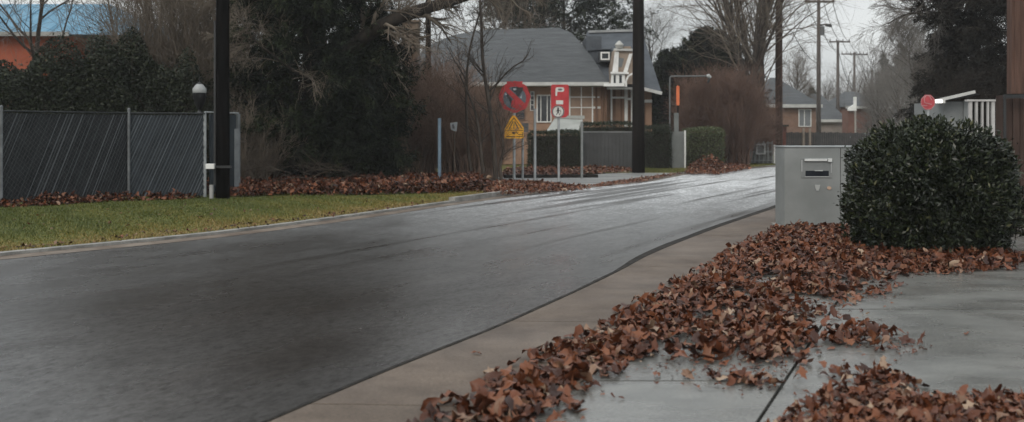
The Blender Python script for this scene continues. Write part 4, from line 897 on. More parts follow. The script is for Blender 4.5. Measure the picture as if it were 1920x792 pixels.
# ------------------------------------------------------------------ hedges, grey fence, poles in the middle distance
hedge('clipped_hedge', P(992,0,42)[0], P(1089,0,42)[0], 41.6, 43.2, zz(247,42), 9000, 'dark hedge between the signposts and the grey fence', hed, 81, group='clipped hedges')
hedge('clipped_hedge', P(1091,0,43.5)[0], P(1192,0,43.5)[0], 42.8, 44.3, zz(231,43.5), 9000, 'green topped hedge showing above the grey fence', hed, 82, group='clipped hedges')
hedge('clipped_hedge', P(1206,0,43)[0], P(1256,0,43)[0], 42.6, 44.4, zz(238,43), 7000, 'dark hedge directly right of the thick brown pole', hed, 83, group='clipped hedges')
hedge('clipped_hedge', P(1287,0,45)[0], P(1353,0,45)[0], 44.4, 46.2, zz(242,45), 9000, 'lighter green clipped hedge behind the round leaf pile', hed_l, 84, group='clipped hedges')
gf = thing('grey_fence', (P(1140,0,42.1)[0], 42.1, 0), 'plain dark grey fence panel left of the thick brown pole', 'fence')
gfm = mat('fence_grey', (.06,.061,.062), (.085,.086,.088), .8, .7)
xa, xb = P(1092,0,42.1)[0], P(1190,0,42.1)[0]
for i in range(14):
    u = xa+(xb-xa)*i/14; mb = MB(); mb.box(u+.004, u+(xb-xa)/14-.004, 42.1, 42.13, .02, zz(249,42.1)); 
    if i == 0: allb = MB()
    allb.add(mb.v, mb.f)
allb.build('boards', gfm, gf); mb = MB(); mb.box(xa, xb, 42.08, 42.15, zz(249,42.1)+.002, zz(246.5,42.1)); mb.build('cap_rail', mat('cap_grey', (.15,.155,.155), (.2,.205,.205), 2, .6), gf)
upole('utility_pole', 1197, 38.2, 9.8, .235, .175, pole_dark, 'thick dark brown pole in front of the right end of the tan house')
gp = thing('utility_cabinet', (P(1268,0,42.8)[0], 42.8, 0), 'grey metal panel with a narrow column between two hedges', 'cabinet')
pg = mat('panel_grey', (.12,.13,.125), (.17,.18,.175), 2, .5)
mb = MB(); mb.box(P(1259,0,42.8)[0], P(1283,0,42.8)[0], 42.8, 43.1, .0, zz(247,42.8)); mb.build('body', pg, gp, bevel=.01)
mb = MB(); mb.box(P(1264,0,42.9)[0], P(1272.5,0,42.9)[0], 42.88, 43.0, zz(247,42.8), zz(212,42.9)); mb.build('column', pg, gp, bevel=.01)
mb = MB(); mb.tube([(P(1284.5,0,42.7)[0], 42.7, 0), (P(1284.5,0,42.7)[0], 42.7, zz(245,42.7))], .035, 8); mb.build('post', white, gp)
og = thing('orange_marker', (P(1271,0,44.4)[0], 44.4, 0), 'narrow upright orange marker above the grey column', 'sign')
mb = MB(); mb.prism([P(x, y, 44.38) for x, y in rrect(1268.3,161,1274,198,2.4,4)], (0,.04,0)); mb.build('marker_panel', mat('orange_paint', (.62,.13,.04), (.72,.18,.06), 3, .45), og)
mb = MB(); mb.tube([(P(1271,0,44.45)[0], 44.45, 0), P(1271,196,44.45)], .03, 8); mb.build('post', pole_dark, og)
sl = thing('street_light', (P(1256,0,44)[0], 44, 0), 'thin grey square armed street light reaching right above the hedges', 'street light')
mb = MB(); mb.tube([(P(1256,0,44)[0], 44, 0), P(1256,146,44), P(1258,143.5,44), P(1326,143,44)], .032, 8); mb.build('mast', mat('mast_grey', (.10,.105,.105), (.16,.165,.165), 4, .6), sl)
mb = MB(); mb.tube([P(1325,143,44), P(1328,142.5,44), P(1333,146,44)], [.05,.09,.05], 10); mb.build('lamp_head', mat('lamp_head_grey', (.30,.31,.31), (.4,.41,.41), 4, .5), sl)
mb = MB(); mb.tube([P(1330,147,44.05), P(1329,151,44.05), P(1327,156,44.05)], [.04,.05,.03], 8); mb.build('hanging_sensor', blackm, sl)

conifer('conifer_tree', P(1272,0,56)[:2]+(0,), zz(110,56), 2.6, 'broad dark evergreen behind the square armed street light, left of the taller one', seed=91, nb=170, prof=lambda t: np.interp(t,[0,.4,.8,1],[.9,1,.75,.25]), sprays=16, needle=.24, cat='conifer', group='dark evergreens mid distance')
conifer('conifer_tree', P(1345,0,58)[:2]+(0,), zz(62,58), 2.9, 'tall dark evergreen with a ragged top left of the tall bare trees', seed=92, nb=220, prof=lambda t: np.interp(t,[0,.4,.8,1],[.9,1,.6,.12]), sprays=16, needle=.24, cat='conifer', group='dark evergreens mid distance')
conifer('conifer_tree', P(1222,0,60)[:2]+(0,), zz(150,60), 2.2, 'low dark evergreen directly behind the thick dark brown pole', seed=93, nb=110, prof=lambda t: np.interp(t,[0,.4,.8,1],[.9,1,.75,.25]), sprays=14, needle=.24, cat='conifer', group='dark evergreens mid distance')
thicket('copper_bush', P(1345,0,47.5)[:2]+(0,), (2.6, 2.0), zz(150,47.5), 420, 'dense copper brown twiggy bush behind the light green hedge', mat('twig_copper', (.11,.068,.053), (.18,.115,.09), .9, .9), seed=95, lean=.12, sub=11)
thicket('copper_bush', P(1405,0,50)[:2]+(0,), (1.6, 2.0), zz(200,50), 170, 'lower copper brown bush at the feet of the tall bare trees', MATS['twig_copper'], seed=96, lean=.12, sub=10)
for i, (px1, Yt, hh, rr_, sd, lb) in enumerate([(1402,51,17,.26,101,'leftmost of the tall bare trees behind the copper bush'),(1418,52,18,.24,102,'second tall bare tree from the left behind the copper bush'),(1440,54,17,.20,103,'slender bare tree close left of the tall brown pole'),(1428,58,18,.2,104,'bare tree standing furthest back in the tall bare group')]):
    bare_tree('bare_tree', P(px1,0,Yt)[:2]+(0,), hh, rr_, lb, seed=sd, n=(16,8,6), spread=(.12,.32), t0=.12, tw=twig, group='tall bare trees', lr1=(.35,.6))
bare_tree('bare_tree', P(1238,0,70)[:2]+(0,), 9.5, .16, 'small pale bare tree against the sky right of the thick dark pole', seed=105, n=(14,8,6), spread=(.4,.9), t0=.25, tw=twig_g, group='hazy bare trees')
upole('utility_pole', 1460.5, 54, 17, .19, .15, pole_wood, 'tall reddish brown pole rising just left of the grey metal box')
mc = thing('meter_cabinet', (P(1428,0,49)[0], 49, 0), 'small pale grey slatted cabinet at the foot of the bare trees', 'cabinet')
mb = MB(); mb.box(P(1408,0,49)[0], P(1447,0,49)[0], 49, 49.7, 0.02, zz(267,49)); mb.build('body', mat('cabinet_grey', (.13,.135,.13), (.19,.195,.19), 4, .7), mc)
mb = MB()
for k in range(6): x = P(1407+k*8.2,0,48.97)[0]; mb.box(x-.03, x+.03, 48.94, 48.99, .02, zz(265,49))
for k in range(3): mb.box(P(1407,0,49)[0], P(1448,0,49)[0], 48.90, 48.937, .12+k*.4, .16+k*.4)
mb.build('frame', mat('frame_pale', (.20,.205,.20), (.27,.275,.27), 4, .7), mc); pane(mc, 1417, 1435, 270, 290, 48.895, 2.8, gm=mat('glass_grey', (.10,.11,.11)), fm=mat('frame_white', (.32,.325,.32), (.4,.4,.4), 3, .6))
mb = MB(); mb.tube([(P(1452,0,49)[0], 49, 0), (P(1452,0,49)[0], 49, zz(272,49))], .04, 8); mb.build('post', white, mc)

# ------------------------------------------------------------------ far houses, fences
def gable_house(name, px0, px1, Y, ye, yr, label, wall, roof, depth=8, ridge=(.2,.8), windows=(), hip=True, group=None, fascia=True, over=.35):
    x0, x1 = P(px0,0,Y)[0], P(px1,0,Y)[0]; ze, zr = zz(ye, Y), zz(yr, Y+depth/2); root = thing(name, ((x0+x1)/2, Y, 0), label, 'house', group)
    mb = MB(); mb.box(x0, x1, Y, Y+depth, -.1, ze); mb.build('wall', wall, root); W = x1-x0; o = over
    ra, rb = x0+W*ridge[0], x0+W*ridge[1]; mb = MB()
    mb.add([(x0-o, Y-o, ze-.02), (x1+o, Y-o, ze-.02), (x1+o, Y+depth+o, ze-.02), (x0-o, Y+depth+o, ze-.02), (ra, Y+depth/2, zr), (rb, Y+depth/2, zr)], [(0,1,5,4), (1,2,5), (2,3,4,5), (3,0,4), (0,3,2,1)])
    r_o = mb.build('roof', roof, root)
    if fascia: mb = MB(); mb.box(x0-o, x1+o, Y-o-.08, Y-o-.003, ze-.2, ze+.03); mb.build('fascia', gutt, r_o)
    for wd in windows: pane(root, *wd[:4], Y, 1.6, wd[4] if len(wd) > 4 else (), gm=wd[5] if len(wd) > 5 else None)
    return root
pinkw = mat('pink_brick', (.19,.12,.09), (.25,.16,.12), 1.5, .85)
h2 = gable_house('bungalow', 1432, 1530, 75, 197, 146, 'pinkish brick bungalow with a grey hip roof and white window behind the tall brown pole', pinkw, slate, 9, (.42,.55), [(1497,1521,205,238,(1508,),mat('pane_grey',(.14,.155,.165),(.19,.2,.21),1,.2))])
shd = thing('red_shed', (P(1452,0,71)[0], 71, 0), 'dark red brown shed wall beside the tall brown pole', 'shed')
mb = MB(); mb.box(P(1432,0,71)[0], P(1475,0,71)[0], 71, 73, 0, zz(238,71)); mb.build('wall', mat('dark_red_boards', (.10,.035,.028), (.15,.055,.042), 3, .8), shd); mb = MB(); mb.beam((P(1430,0,71)[0], 71.9, zz(236,71)), (P(1477,0,71)[0], 71.9, zz(236,71)), 2.4, .12); mb.build('roof', bark_d, shd)
df = thing('board_fence', (P(1540,0,68)[0], 68, 0), 'dark board fence running right behind the poles', 'fence')
mb = MB()
for i in range(46): x = P(1474,0,68)[0]+i*.14; mb.box(x+.006, x+.13, 68, 68.03, 0, zz(249+(i > 24)*1.0, 68)+.02*(i % 3))
mb.build('boards', mat('fence_dark', (.035,.035,.036), (.06,.058,.056), 2, .8), df)
mb = MB()
for xx in (1507, 1519): mb.box(P(xx,0,67.9)[0]-.06, P(xx,0,67.9)[0]+.06, 67.87, 67.99, 0, zz(240,68))
mb.build('post', mat('post_tan', (.20,.16,.13), (.28,.23,.19), 3, .8), df)
gable_house('house', 1528, 1582, 92, 225, 176, 'hazy grey roofed house half hidden behind the crossarm poles', mat('wall_hazy', (.20,.17,.15), (.26,.22,.2), 1.5, .8), slate, 9, (.3,.7), [], group='far houses')
gable_house('house', 1590, 1662, 100, 200, 172, 'far brown red house left of the stop sign with white trimmed gable', mat('wall_red', (.13,.065,.05), (.17,.09,.07), 1.5, .85), slate, 9, (.3,.6), [(1640,1654,186+15,212,())], group='far houses')
gable_house('house', 1655, 1735, 118, 222, 190, 'pale far house between the poles and the red round sign', mat('wall_pale', (.25,.25,.24), (.32,.32,.31), 1.5, .8), slate, 9, (.3,.6), [(1665,1676,226,238,()),(1690,1702,226,238,())], group='far houses')
lt = thing('white_truck_shape', (P(1600,0,88)[0], 88, 0), 'small white gabled porch by the brown poles far down the road', 'porch')
mb = MB(); mb.prism([P(1591,203,88), P(1602,196,88), P(1602,182,88), P(1606,182,88), P(1606,208,88), P(1591,208,88)], (0,.3,0)); mb.build('gable_trim', white, lt)
mb = MB(); mb.box(P(1593,0,88)[0], P(1606,0,88)[0], 88.31, 90, 0, zz(207,88)); mb.build('wall', MATS['wall_red'], lt)
mb = MB(); mb.box(P(1603,0,87.8)[0], P(1605.5,0,87.8)[0], 87.8, 87.95, 0, zz(208,88)); mb.build('column', mat('trim_worn', (.25,.23,.21), (.34,.32,.29), 3, .7), lt); lt.name = 'small_porch'; ORIG['small_porch'] = ORIG.get('white_truck_shape')

# ------------------------------------------------------------------ poles with crossarms and wires
def crosspole(px, Y, ytop, ybase_r, arms, label, m=pole_grey, extra=None):
    x = P(px,0,Y)[0]; root = thing('utility_pole', (x, Y, 0), label, 'utility pole', 'crossarm poles along the far road'); h = zz(ytop, Y)
    mb = MB(); mb.tube([(x, Y, -.1), (x, Y, h*.5), (x, Y, h)], [ybase_r, ybase_r*.85, ybase_r*.65], 10); mb.build('shaft', m, root, smooth=True)
    for (xa, xb, yy) in arms:
        mb = MB(); z = zz(yy, Y); mb.beam((P(xa,0,Y)[0], Y-.16, z), (P(xb,0,Y)[0], Y-.16, z), .12, .13); ar = mb.build('crossarm', m, root)
        mb = MB()
        for k in range(4): xx = P(xa+(xb-xa)*(.04+.92*k/3),0,Y)[0]; mb.lathe((xx, Y-.16, z+.066), [(.03,0),(.06,.05),(.04,.1),(.06,.14),(.02,.2)], 8)
        mb.build('insulators', mat('insulator', (.10,.09,.085), (.2,.19,.18), 4, .3), ar)
    return root, x
p3, x3 = crosspole(1535, 70, -6, .16, [(1508,1563,4)], 'tall crossarm pole rising right behind the grey metal box')
mb = MB(); mb.tube([P(1541.5,66,69.8), P(1541.5,50,69.8)], .16, 12); mb.build('transformer', mat('transformer_grey', (.08,.085,.09), (.12,.125,.13), 3, .5), p3)
mb = MB(); mb.tube([P(1535,48,70), P(1548,46,70), P(1553,47,70)], .05, 8); mb.prism([P(1549,44,69.9), P(1560,47,69.9), P(1560,51,69.9), P(1549,49,69.9)], (0,.25,0)); mb.build('lamp_arm', blackm, p3)
p4, x4 = crosspole(1571, 95, 76, .17, [(1554,1593,79)], 'second crossarm pole down the road')
p5, x5 = crosspole(1602, 115, 98, .17, [(1577,1603,102),(1603,1626,103)], 'third crossarm pole with a split arm further down the road')
p6, x6 = crosspole(1635.5, 140, 138, .17, [(1629,1636,135)], 'fourth distant pole carrying a small curved street light')
p7, x7 = crosspole(1662.5, 165, 155, .18, [(1655,1670,157)], 'farthest faint crossarm pole, in the haze right of the others')
def wire(pts, sag, label, r=.024, grp='overhead wires'):
    mb = MB(); q = []
    for a_, b_ in zip(pts[:-1], pts[1:]):
        for k in range(13): t = k/12; q.append(tuple(Vector(a_).lerp(Vector(b_), t)-Vector((0,0,sag*4*t*(1-t)))))
        if b_ is not pts[-1]: q.pop()
    mb.tube(q, r, 4); o = mb.build('overhead_wire', blackm, origin=pts[0]); tag(o, label, 'wire', grp)
top3 = lambda k: P(1508+55*k, 2, 69.84); top4 = lambda k: P(1554+39*k, 77, 94.84); top5 = lambda k: P(1577+49*k, 100, 114.84); top6 = P(1632,134,139.8); top7 = P(1662,155,164.8)
near = P(1490,-190,40)
wire([P(1452,-330,30), top3(.05), top4(.05), top5(.03), top6, top7], .5, 'leftmost overhead wire linking the crossarm tips of the far poles')
wire([P(1520,-330,30), top3(.65), top4(.65), top5(.6), top6], .7, 'overhead wire on the middle insulators of the far poles')
wire([P(1570,-330,30), top3(.96), top4(.96), top5(.97), top7], .6, 'rightmost overhead wire linking the crossarm tips of the far poles')
wire([P(1461,10,53.8), P(1486,60,60), P(1534,119,69.8)], .35, 'thick service cable dropping from the tall brown pole to the first crossarm pole', .022)
wire([P(1541,52,69.8), P(1571,90,94.8), P(1600,170,96)], .6, 'service cable from the grey transformer down to the brown red house')

# ------------------------------------------------------------------ distant hazy trees
far_specs = [(1560,135,9,201),(1600,140,11,202),(1640,150,15,203),(1672,130,12,204),(1700,150,15,205),(1725,135,13,206),(1590,170,14,207),(1760,120,11,208),(1545,120,7.5,209),(1620,125,9,210)]
lbls = ['far bare tree directly above the hazy grey roof','far bare tree behind the third crossarm pole','tall far bare tree behind the distant curved street light','far bare tree behind the farthest faint pole','tall far bare tree behind the pale far house','far bare tree above the red round sign','very distant bare tree filling the gap between two far poles','far bare tree right of the red round sign behind the porch roof','low far bare tree right of the first crossarm pole','low far bare tree above the brown red house']
for (px1, Yt, hh, sd), lb in zip(far_specs, lbls):
    bare_tree('bare_tree', P(px1,0,Yt)[:2]+(0,), hh, .25, lb, seed=sd, n=(16,8,7), spread=(.4,.9), t0=.12, tw=twig_g, group='hazy bare trees', fine=False)
for (px1, Yt, yt, rr_, sd, lb) in [(1692,140,82,3.2,221,'pointed dark far conifer, the tallest in the haze'),(1668,150,105,3,222,'pointed far conifer left of the tallest one'),(1715,120,110,3.4,223,'broad far conifer right of the tallest one'),(1520,130,200,3.5,224,'low far conifer behind the bungalow roof'),(1523,110,168,1.6,225,'small pointed conifer just left of the first crossarm pole'),(1745,100,130,4,226,'dark far conifer behind the red round sign')]:
    conifer('conifer_tree', P(px1,0,Yt)[:2]+(0,), zz(yt,Yt), rr_, lb, seed=sd, nb=110, sprays=12, needle=.5, dens=.8, cat='conifer', group='far conifers', shape=.8)
bare_tree('bare_tree', P(1490,0,82)[:2]+(0,), 7.8, .2, 'bushy bare tree between the tall brown pole and the first crossarm pole', seed=231, n=(16,9,7), spread=(.5,1.), t0=.3, tw=twig, group='hazy bare trees')

for i, (px1, Yt, hh, sd, lb) in enumerate([(1652,95,7.5,261,'near hazy bare tree left of the red round sign'),(1690,88,9,262,'near hazy bare tree directly left above the red round sign'),(1722,80,9.5,263,'hazy bare tree just above the pale roof edge'),(1668,105,8.5,264,'hazy bare tree behind the farthest faint pole, in front of the conifers'),(1632,100,6,265,'small hazy bare tree in front of the brown red house'),(1580,110,6,266,'small hazy bare tree behind the second crossarm pole'),(1745,70,9,267,'hazy bare tree between the red round sign and the drooping twigs')]):
    bare_tree('bare_tree', P(px1,0,Yt)[:2]+(0,), hh, .18, lb, seed=sd, n=(20,9,7), spread=(.35,.8), t0=.08, tw=twig_g, group='hazy bare trees')
# pine behind the slate roof
pn = conifer('pine_tree', P(1060,0,66)[:2]+(0,), zz(-60,66), 5.6, 'spreading pine whose layered boughs show above the slate roof', seed=241, nb=120, skirt=.45, prof=lambda t: np.interp(t,[0,.5,.7,1],[.3,.85,1.05,.55]), sprays=22, needle=.26, dens=.9, cat='pine', trunk_r=.3)
conifer('pine_tree', P(960,0,70)[:2]+(0,), zz(-20,70), 3.6, 'smaller pine left of the spreading one above the roof ridge', seed=242, nb=50, skirt=.55, prof=lambda t: np.interp(t,[0,.5,.7,1],[.3,.8,1.0,.4]), sprays=16, needle=.26, dens=.7, cat='pine', trunk_r=.22)
bare_tree('bare_tree', P(800,0,60)[:2]+(0,), 9.8, .22, 'pale bare tree beyond the slate roof left end', seed=243, n=(16,8,6), spread=(.4,.9), t0=.3, tw=twig_g, group='hazy bare trees')
bare_tree('bare_tree', P(925,0,58)[:2]+(0,), 11.5, .22, 'bare tree rising behind the slate ridge left of the pines', seed=244, n=(14,8,6), spread=(.4,.9), t0=.35, tw=twig, group='hazy bare trees')

# ------------------------------------------------------------------ right side: dark trees, porch, railing, stop sign, brown column
conifer('conifer_tree', P(1838,0,34)[:2]+(0,), 15, 1.75, 'massive dark conifer above the white railing at the right', seed=251, nb=300, prof=lambda t: np.interp(t,[0,.3,.8,1],[.8,1,.95,.4]), sprays=22, needle=.17, cat='conifer', m=leafmat('conifer_brown', [(0,(.009,.008,.006)),(.6,(.022,.019,.015)),(1,(.05,.042,.033))], .8, .2))
conifer('conifer_tree', P(1905,0,31)[:2]+(0,), 13.5, 1.5, 'dark conifer partly hidden by the brown timber column', seed=252, nb=200, prof=lambda t: np.interp(t,[0,.3,.8,1],[.8,1,.95,.4]), sprays=20, needle=.17, cat='conifer', m=MATS['conifer_brown'])
conifer('conifer_tree', P(1772,0,44)[:2]+(0,), zz(60,44), 1.7, 'shadowy conifer directly behind the pale porch roof', seed=253, nb=140, prof=lambda t: np.interp(t,[0,.4,.8,1],[.9,1,.7,.2]), sprays=16, needle=.22, cat='conifer', m=MATS['conifer_brown'])
rt = bare_tree('bare_tree', P(1810,0,37)[:2]+(0,), 12, .26, 'bare tree whose drooping twigs hang left of the massive dark conifer', seed=254, n=(18,9,7), spread=(.5,1.0), t0=.42, tw=twig_g, group='bare trees', droop=.05, lr1=(.2,.32))
limb(rt, [P(1815,-20,36), P(1780,0,35.5), P(1735,20,35), P(1690,30,35), P(1665,45,35)], .07, .02, 255, 26, 1.2, .10, mt=twig_g)
limb(rt, [P(1815,60,36.5), P(1785,75,36), P(1755,95,35.5), P(1735,120,35.5)], .06, .02, 256, 16, .8, .08, mt=twig_g)
thicket('shadowy_shrub', P(1850,0,30.6)[:2]+(0,), (2.2, .8), zz(150,30.6), 160, 'dark shrub filling the space behind the white railing', bark_d, seed=257, lean=.2, sub=9)

Yst = 23
ss = thing('stop_sign', (P(1740,0,Yst)[0], Yst, 0), 'small red round sign with pale marking above the laurel bush', 'road sign')
mb = MB(); mb.tube([(P(1740,0,Yst)[0], Yst, 0), P(1740,190,Yst)], .03, 8); mb.build('post', galv, ss)
oc = [(1740+14*math.cos(math.radians(22.5+45*i)), 192+15*math.sin(math.radians(22.5+45*i))) for i in range(8)]
mb = MB(); plate(mb, oc, Yst-.05, .012); sp_ = mb.build('red_plate', mat('sign_red_pale', (.34,.035,.045), (.44,.06,.07), 6, .5), ss)
mk = mat('sign_pinkish', (.36,.17,.17), (.46,.24,.24), 6, .5)
mb = MB(); Yq = Yst-.056
for a_, b_, wd in [((1733,184),(1737,179),1.6),((1737,179),(1743,180),1.6),((1743,180),(1747,188),1.6),((1733,184),(1734,193),1.5),((1734,193),(1747,196),1.5),((1729,198),(1739,198.5),1.4)]: bar(a_, b_, wd)
ring(mb, 1740, 192, 12.6, 13.6, Yst-.054, th=.003, n=24); mb.build('pale_mark', mk, sp_)
po = thing('pale_porch', (P(1790,0,28)[0], 28, 0), 'low grey outbuilding with a slanting pale roof edge behind the laurel bush', 'outbuilding')
mb = MB(); mb.beam(P(1752,190,27.6), P(1828,172.5,27.6), .06, .075); mb.build('roof_edge', gutt, po)
mb = MB(); mb.add([P(1752,191.5,27.6), P(1828,174,27.6), P(1840,178,30), P(1765,192,30)], [(0,1,2,3)]); mb.build('roof', slate, po)
mb = MB(); mb.box(P(1768,0,28)[0], P(1806,0,28)[0], 28, 30, 0, zz(191,28)); mb.box(P(1806,0,28)[0], P(1815,0,28)[0], 27.95, 30, 0, zz(189,28)); mb.build('wall', mat('porch_grey', (.17,.18,.18), (.24,.25,.25), 1.2, .7), po)
lp = thing('wall_lamp', P(1762,190,27.5), 'bright white wall lamp glowing at the edge of the grey outbuilding', 'lamp')
em = bpy.data.materials.new('lamp_glow'); em.use_nodes = True; e_ = em.node_tree.nodes['Principled BSDF']; e_.inputs['Emission Color'].default_value = (1,.98,.93,1); e_.inputs['Emission Strength'].default_value = 1.0; e_.inputs['Base Color'].default_value = (.8,.8,.8,1)
mb = MB(); mb.prism([P(x, y, 27.4) for x, y in rrect(1753,187,1768,193.5,2.5,4)], (0,.1,0)); mb.build('tube', em, lp)
mb = MB(); mb.box(P(1753,0,27.6)[0], P(1770,0,27.6)[0], 27.51, 27.6, zz(194,27.6), zz(187,27.6)); mb.build('housing', gutt, lp)
Yr_ = 24
rl = thing('white_railing', (P(1840,0,Yr_)[0], Yr_, 0), 'white slatted railing standing behind the top of the laurel bush', 'railing')
mb = MB(); mb.box(P(1811,0,Yr_)[0], P(1869,0,Yr_)[0], Yr_-.06, Yr_+.06, zz(190.5,Yr_), zz(187,Yr_)); rwh = mat('railing_white', (.34,.33,.32), (.45,.44,.43), 3, .6); mb.build('top_rail', rwh, rl)
for xx, wd in ((1819,6),(1830.5,4),(1841.5,3.2),(1852,3.2),(1861.5,6)):
    mb = MB(); mb.box(P(xx-wd/2,0,Yr_)[0], P(xx+wd/2,0,Yr_)[0], Yr_-.03, Yr_+.03, .5, zz(190.5,Yr_)-.002); mb.build('baluster', rwh, rl)
mb = MB(); mb.box(P(1814,0,Yr_)[0], P(1866,0,Yr_)[0], Yr_-.2, Yr_+2.5, 0, .498); mb.build('deck', brn, rl)
# brown column, dark rail and boards
Yc = 16.0
cm_ = mat('timber_column', (.065,.037,.028), (.115,.066,.05), 6, .6, stretch=(3,3,.2), bump=.3, bscale=30)
cw = mat('timber_boards_dark', (.035,.022,.018), (.065,.042,.034), 4, .7, stretch=(3,3,.3))
bc = thing('timber_porch', (P(1930,0,Yc)[0], Yc, 0), 'brown timber porch column with dark boards below at the right edge', 'porch')
mb = MB(); mb.box(P(1897,0,Yc)[0], P(1915,0,Yc)[0], Yc, Yc+.16, zz(176,Yc), 4.6); mb.box(P(1915,0,Yc)[0]+.002, P(1990,0,Yc)[0], Yc+.03, Yc+.12, zz(176,Yc), 4.6); mb.box(P(1902,0,Yc)[0], P(1904,0,Yc)[0], Yc-.012, Yc-.002, zz(176,Yc), 4.6); mb.build('column', cm_, bc)
mb = MB(); mb.beam(P(1882,181,Yc-.1), P(2000,181,Yc-.1), .06, .055); mb.tube([P(1884,182,Yc-.1), (P(1884,0,Yc-.1)[0], Yc-.1, .0)], .022, 8); mb.build('handrail', blackm, bc)
mb = MB()
for k in range(9): x = P(1888+k*14,0,Yc)[0]; mb.box(x, x+.104, Yc+.05, Yc+.08, .0, zz(183,Yc))
mb.build('boards', cw, bc)
mb = MB(); mb.box(P(1890,0,Yc)[0], P(2030,0,Yc)[0], Yc+.15, Yc+.4, 0, zz(178,Yc)); mb.build('porch_base', cw, bc)

# ------------------------------------------------------------------ grey metal box
Ub = 15.7
ub = thing('utility_box', (P(1525,0,Ub)[0], Ub, 0), 'grey metal box with a black slot and pale handle beside the laurel bush', 'utility box')
def box_metal():
    m = mat('box_metal', (.17,.18,.175), (.26,.27,.265), 1.3, stretch=(2.2,2.2,.7), rough=.42, rough2=.6) if False else mat('box_metal', (.19,.20,.195), (.25,.26,.255), 1.5, .42, .6, metallic=.15, bump=.12, bscale=5, bdist=.02, detail=7)
    return m
bm_ = box_metal(); zt = zz(277,Ub); X0, Xm, X1 = P(1471,0,Ub)[0], P(1576,0,Ub)[0], P(1655,0,Ub)[0]
mb = MB(); mb.box(X0, Xm-.004, Ub, Ub+.55, -.02, zt); bd = mb.build('body', bm_, ub, bevel=.006)
mb = MB(); mb.box(Xm+.004, X1, Ub+.004, Ub+.55, -.02, zt); mb.build('side_body', bm_, ub, bevel=.006)
mb = MB(); mb.box(X0-.012, X1+.012, Ub-.014, Ub+.57, zt+.002, zt+.022); mb.build('lid', mat('lid_metal', (.28,.30,.30), (.36,.38,.38), 3, .4, metallic=.3), ub, bevel=.004)
def fb(x0, x1, y0, y1, d0, d1): return (P(x0,0,Ub)[0], P(x1,0,Ub)[0], Ub-d1, Ub-d0, zz(y1,Ub), zz(y0,Ub))
mb = MB(); mb.box(*fb(1502,1559,297,334,.002,.008)); pl_ = mb.build('door_plate', mat('plate_metal', (.20,.21,.21), (.26,.27,.265), 4, .35, metallic=.3), ub, bevel=.003)
mb = MB(); mb.box(*fb(1508,1550,298,302.5,.009,.035)); mb.box(*fb(1551.5,1559,297.5,304,.009,.04)); mb.build('handle', mat('handle_pale', (.50,.51,.50), (.62,.63,.62), 8, .35), pl_, bevel=.004)
mb = MB(); mb.box(*fb(1502.5,1504,300,322,.0085,.014)); mb.box(*fb(1557.5,1558.7,304,324,.0085,.014)); mb.box(*fb(1509,1554,331,332.2,.0085,.014)); mb.build('edge_trim', mat('trim_pale', (.36,.37,.37), (.45,.46,.46), 6, .4), pl_)
mb = MB(); mb.box(*fb(1510,1553.5,320.5,330.5,.009,.013)); mb.build('slot', mat('slot_black', (.006,.008,.012), (.012,.015,.02), 4, .3), pl_)
mb = MB(); mb.box(*fb(1527,1542,319.3,321,.014,.03)); mb.build('slot_lip', mat('trim_pale', (.36,.37,.37)), pl_)
mb = MB(); mb.prism([P(1528,347,Ub-.012), P(1538,347,Ub-.012), P(1537,353,Ub-.012), P(1535,358,Ub-.012), P(1531,358,Ub-.012), P(1529,353,Ub-.012)], (0,.01,0)); mb.build('lock_cover', mat('lock_pale', (.30,.31,.30), (.38,.39,.38), 5, .5), ub)
mb = MB(); mb.prism([P(x, y, Ub-.016) for x, y in circ(1555,353,4,12,3.2)], (0,.012,0)); mb.build('brass_lock', mat('lock_brass', (.62,.42,.30), (.75,.55,.42), 9, .25, metallic=.4), ub)
mb = MB(); mb.box(X0-.05, X1+.05, Ub-.06, Ub+.6, -.02, .03); mb.build('plinth', concrete, ub)

# ------------------------------------------------------------------ laurel bush
bshx, bshy = 4.97, 12.72
lb_ = shrub('laurel_bush', (bshx, bshy, 0), (.94, .92, 1.41), 96000, .064, 'big rounded dark laurel bush beside the grey metal box', m=laurel, seed=301, power=3.1, amp=.09, depth=.42, wd=.36, bottom=.22, z0=.0, )
r3 = np.random.default_rng(8); k = 420
ang = r3.uniform(-1, 1, (k, 3)); dd = unit(np.c_[ang[:, 0], ang[:, 1]-.3, np.abs(ang[:, 2])]); sh_ = (np.abs(dd)**3.2).sum(1)**(-1/3.2)
stp = np.array([bshx, bshy, .12])+dd*sh_[:, None]*np.array([.88, .85, 1.33]); pp, rr = grow(stp, dd+[0,0,.5], r3.uniform(.05, .13, k)*np.where(dd[:, 0] < -.6, .5, 1), np.full(k, .004), 4, .15, .02, .5, r3)
V1, f1 = tubes_np(pp, rr, 3); nl = 7; C = np.repeat(pp, 1, 0)[:, 1:].reshape(-1, 3); C = np.repeat(C, 3, 0); D = r3.normal(0, .7, C.shape)+np.repeat(np.repeat(dd, 3, 0), 3, 0)+[0,0,.3]; ln = r3.uniform(.05, .1, len(C))
C = C+unit(D)*ln[:, None]*.5; V2, f2 = quads_leaf(C, D, r3.normal(0, 1, C.shape)+[0,0,.6], ln, ln*.36)
V, f = join_np([(V1, f1), (V2, f2)]); rn = np.r_[np.zeros(len(f1)), np.clip(r3.normal(.55, .22, len(f2)), 0, 1)]
link('shoots', np_mesh('shoots', V, [f], rn), laurel, lb_)
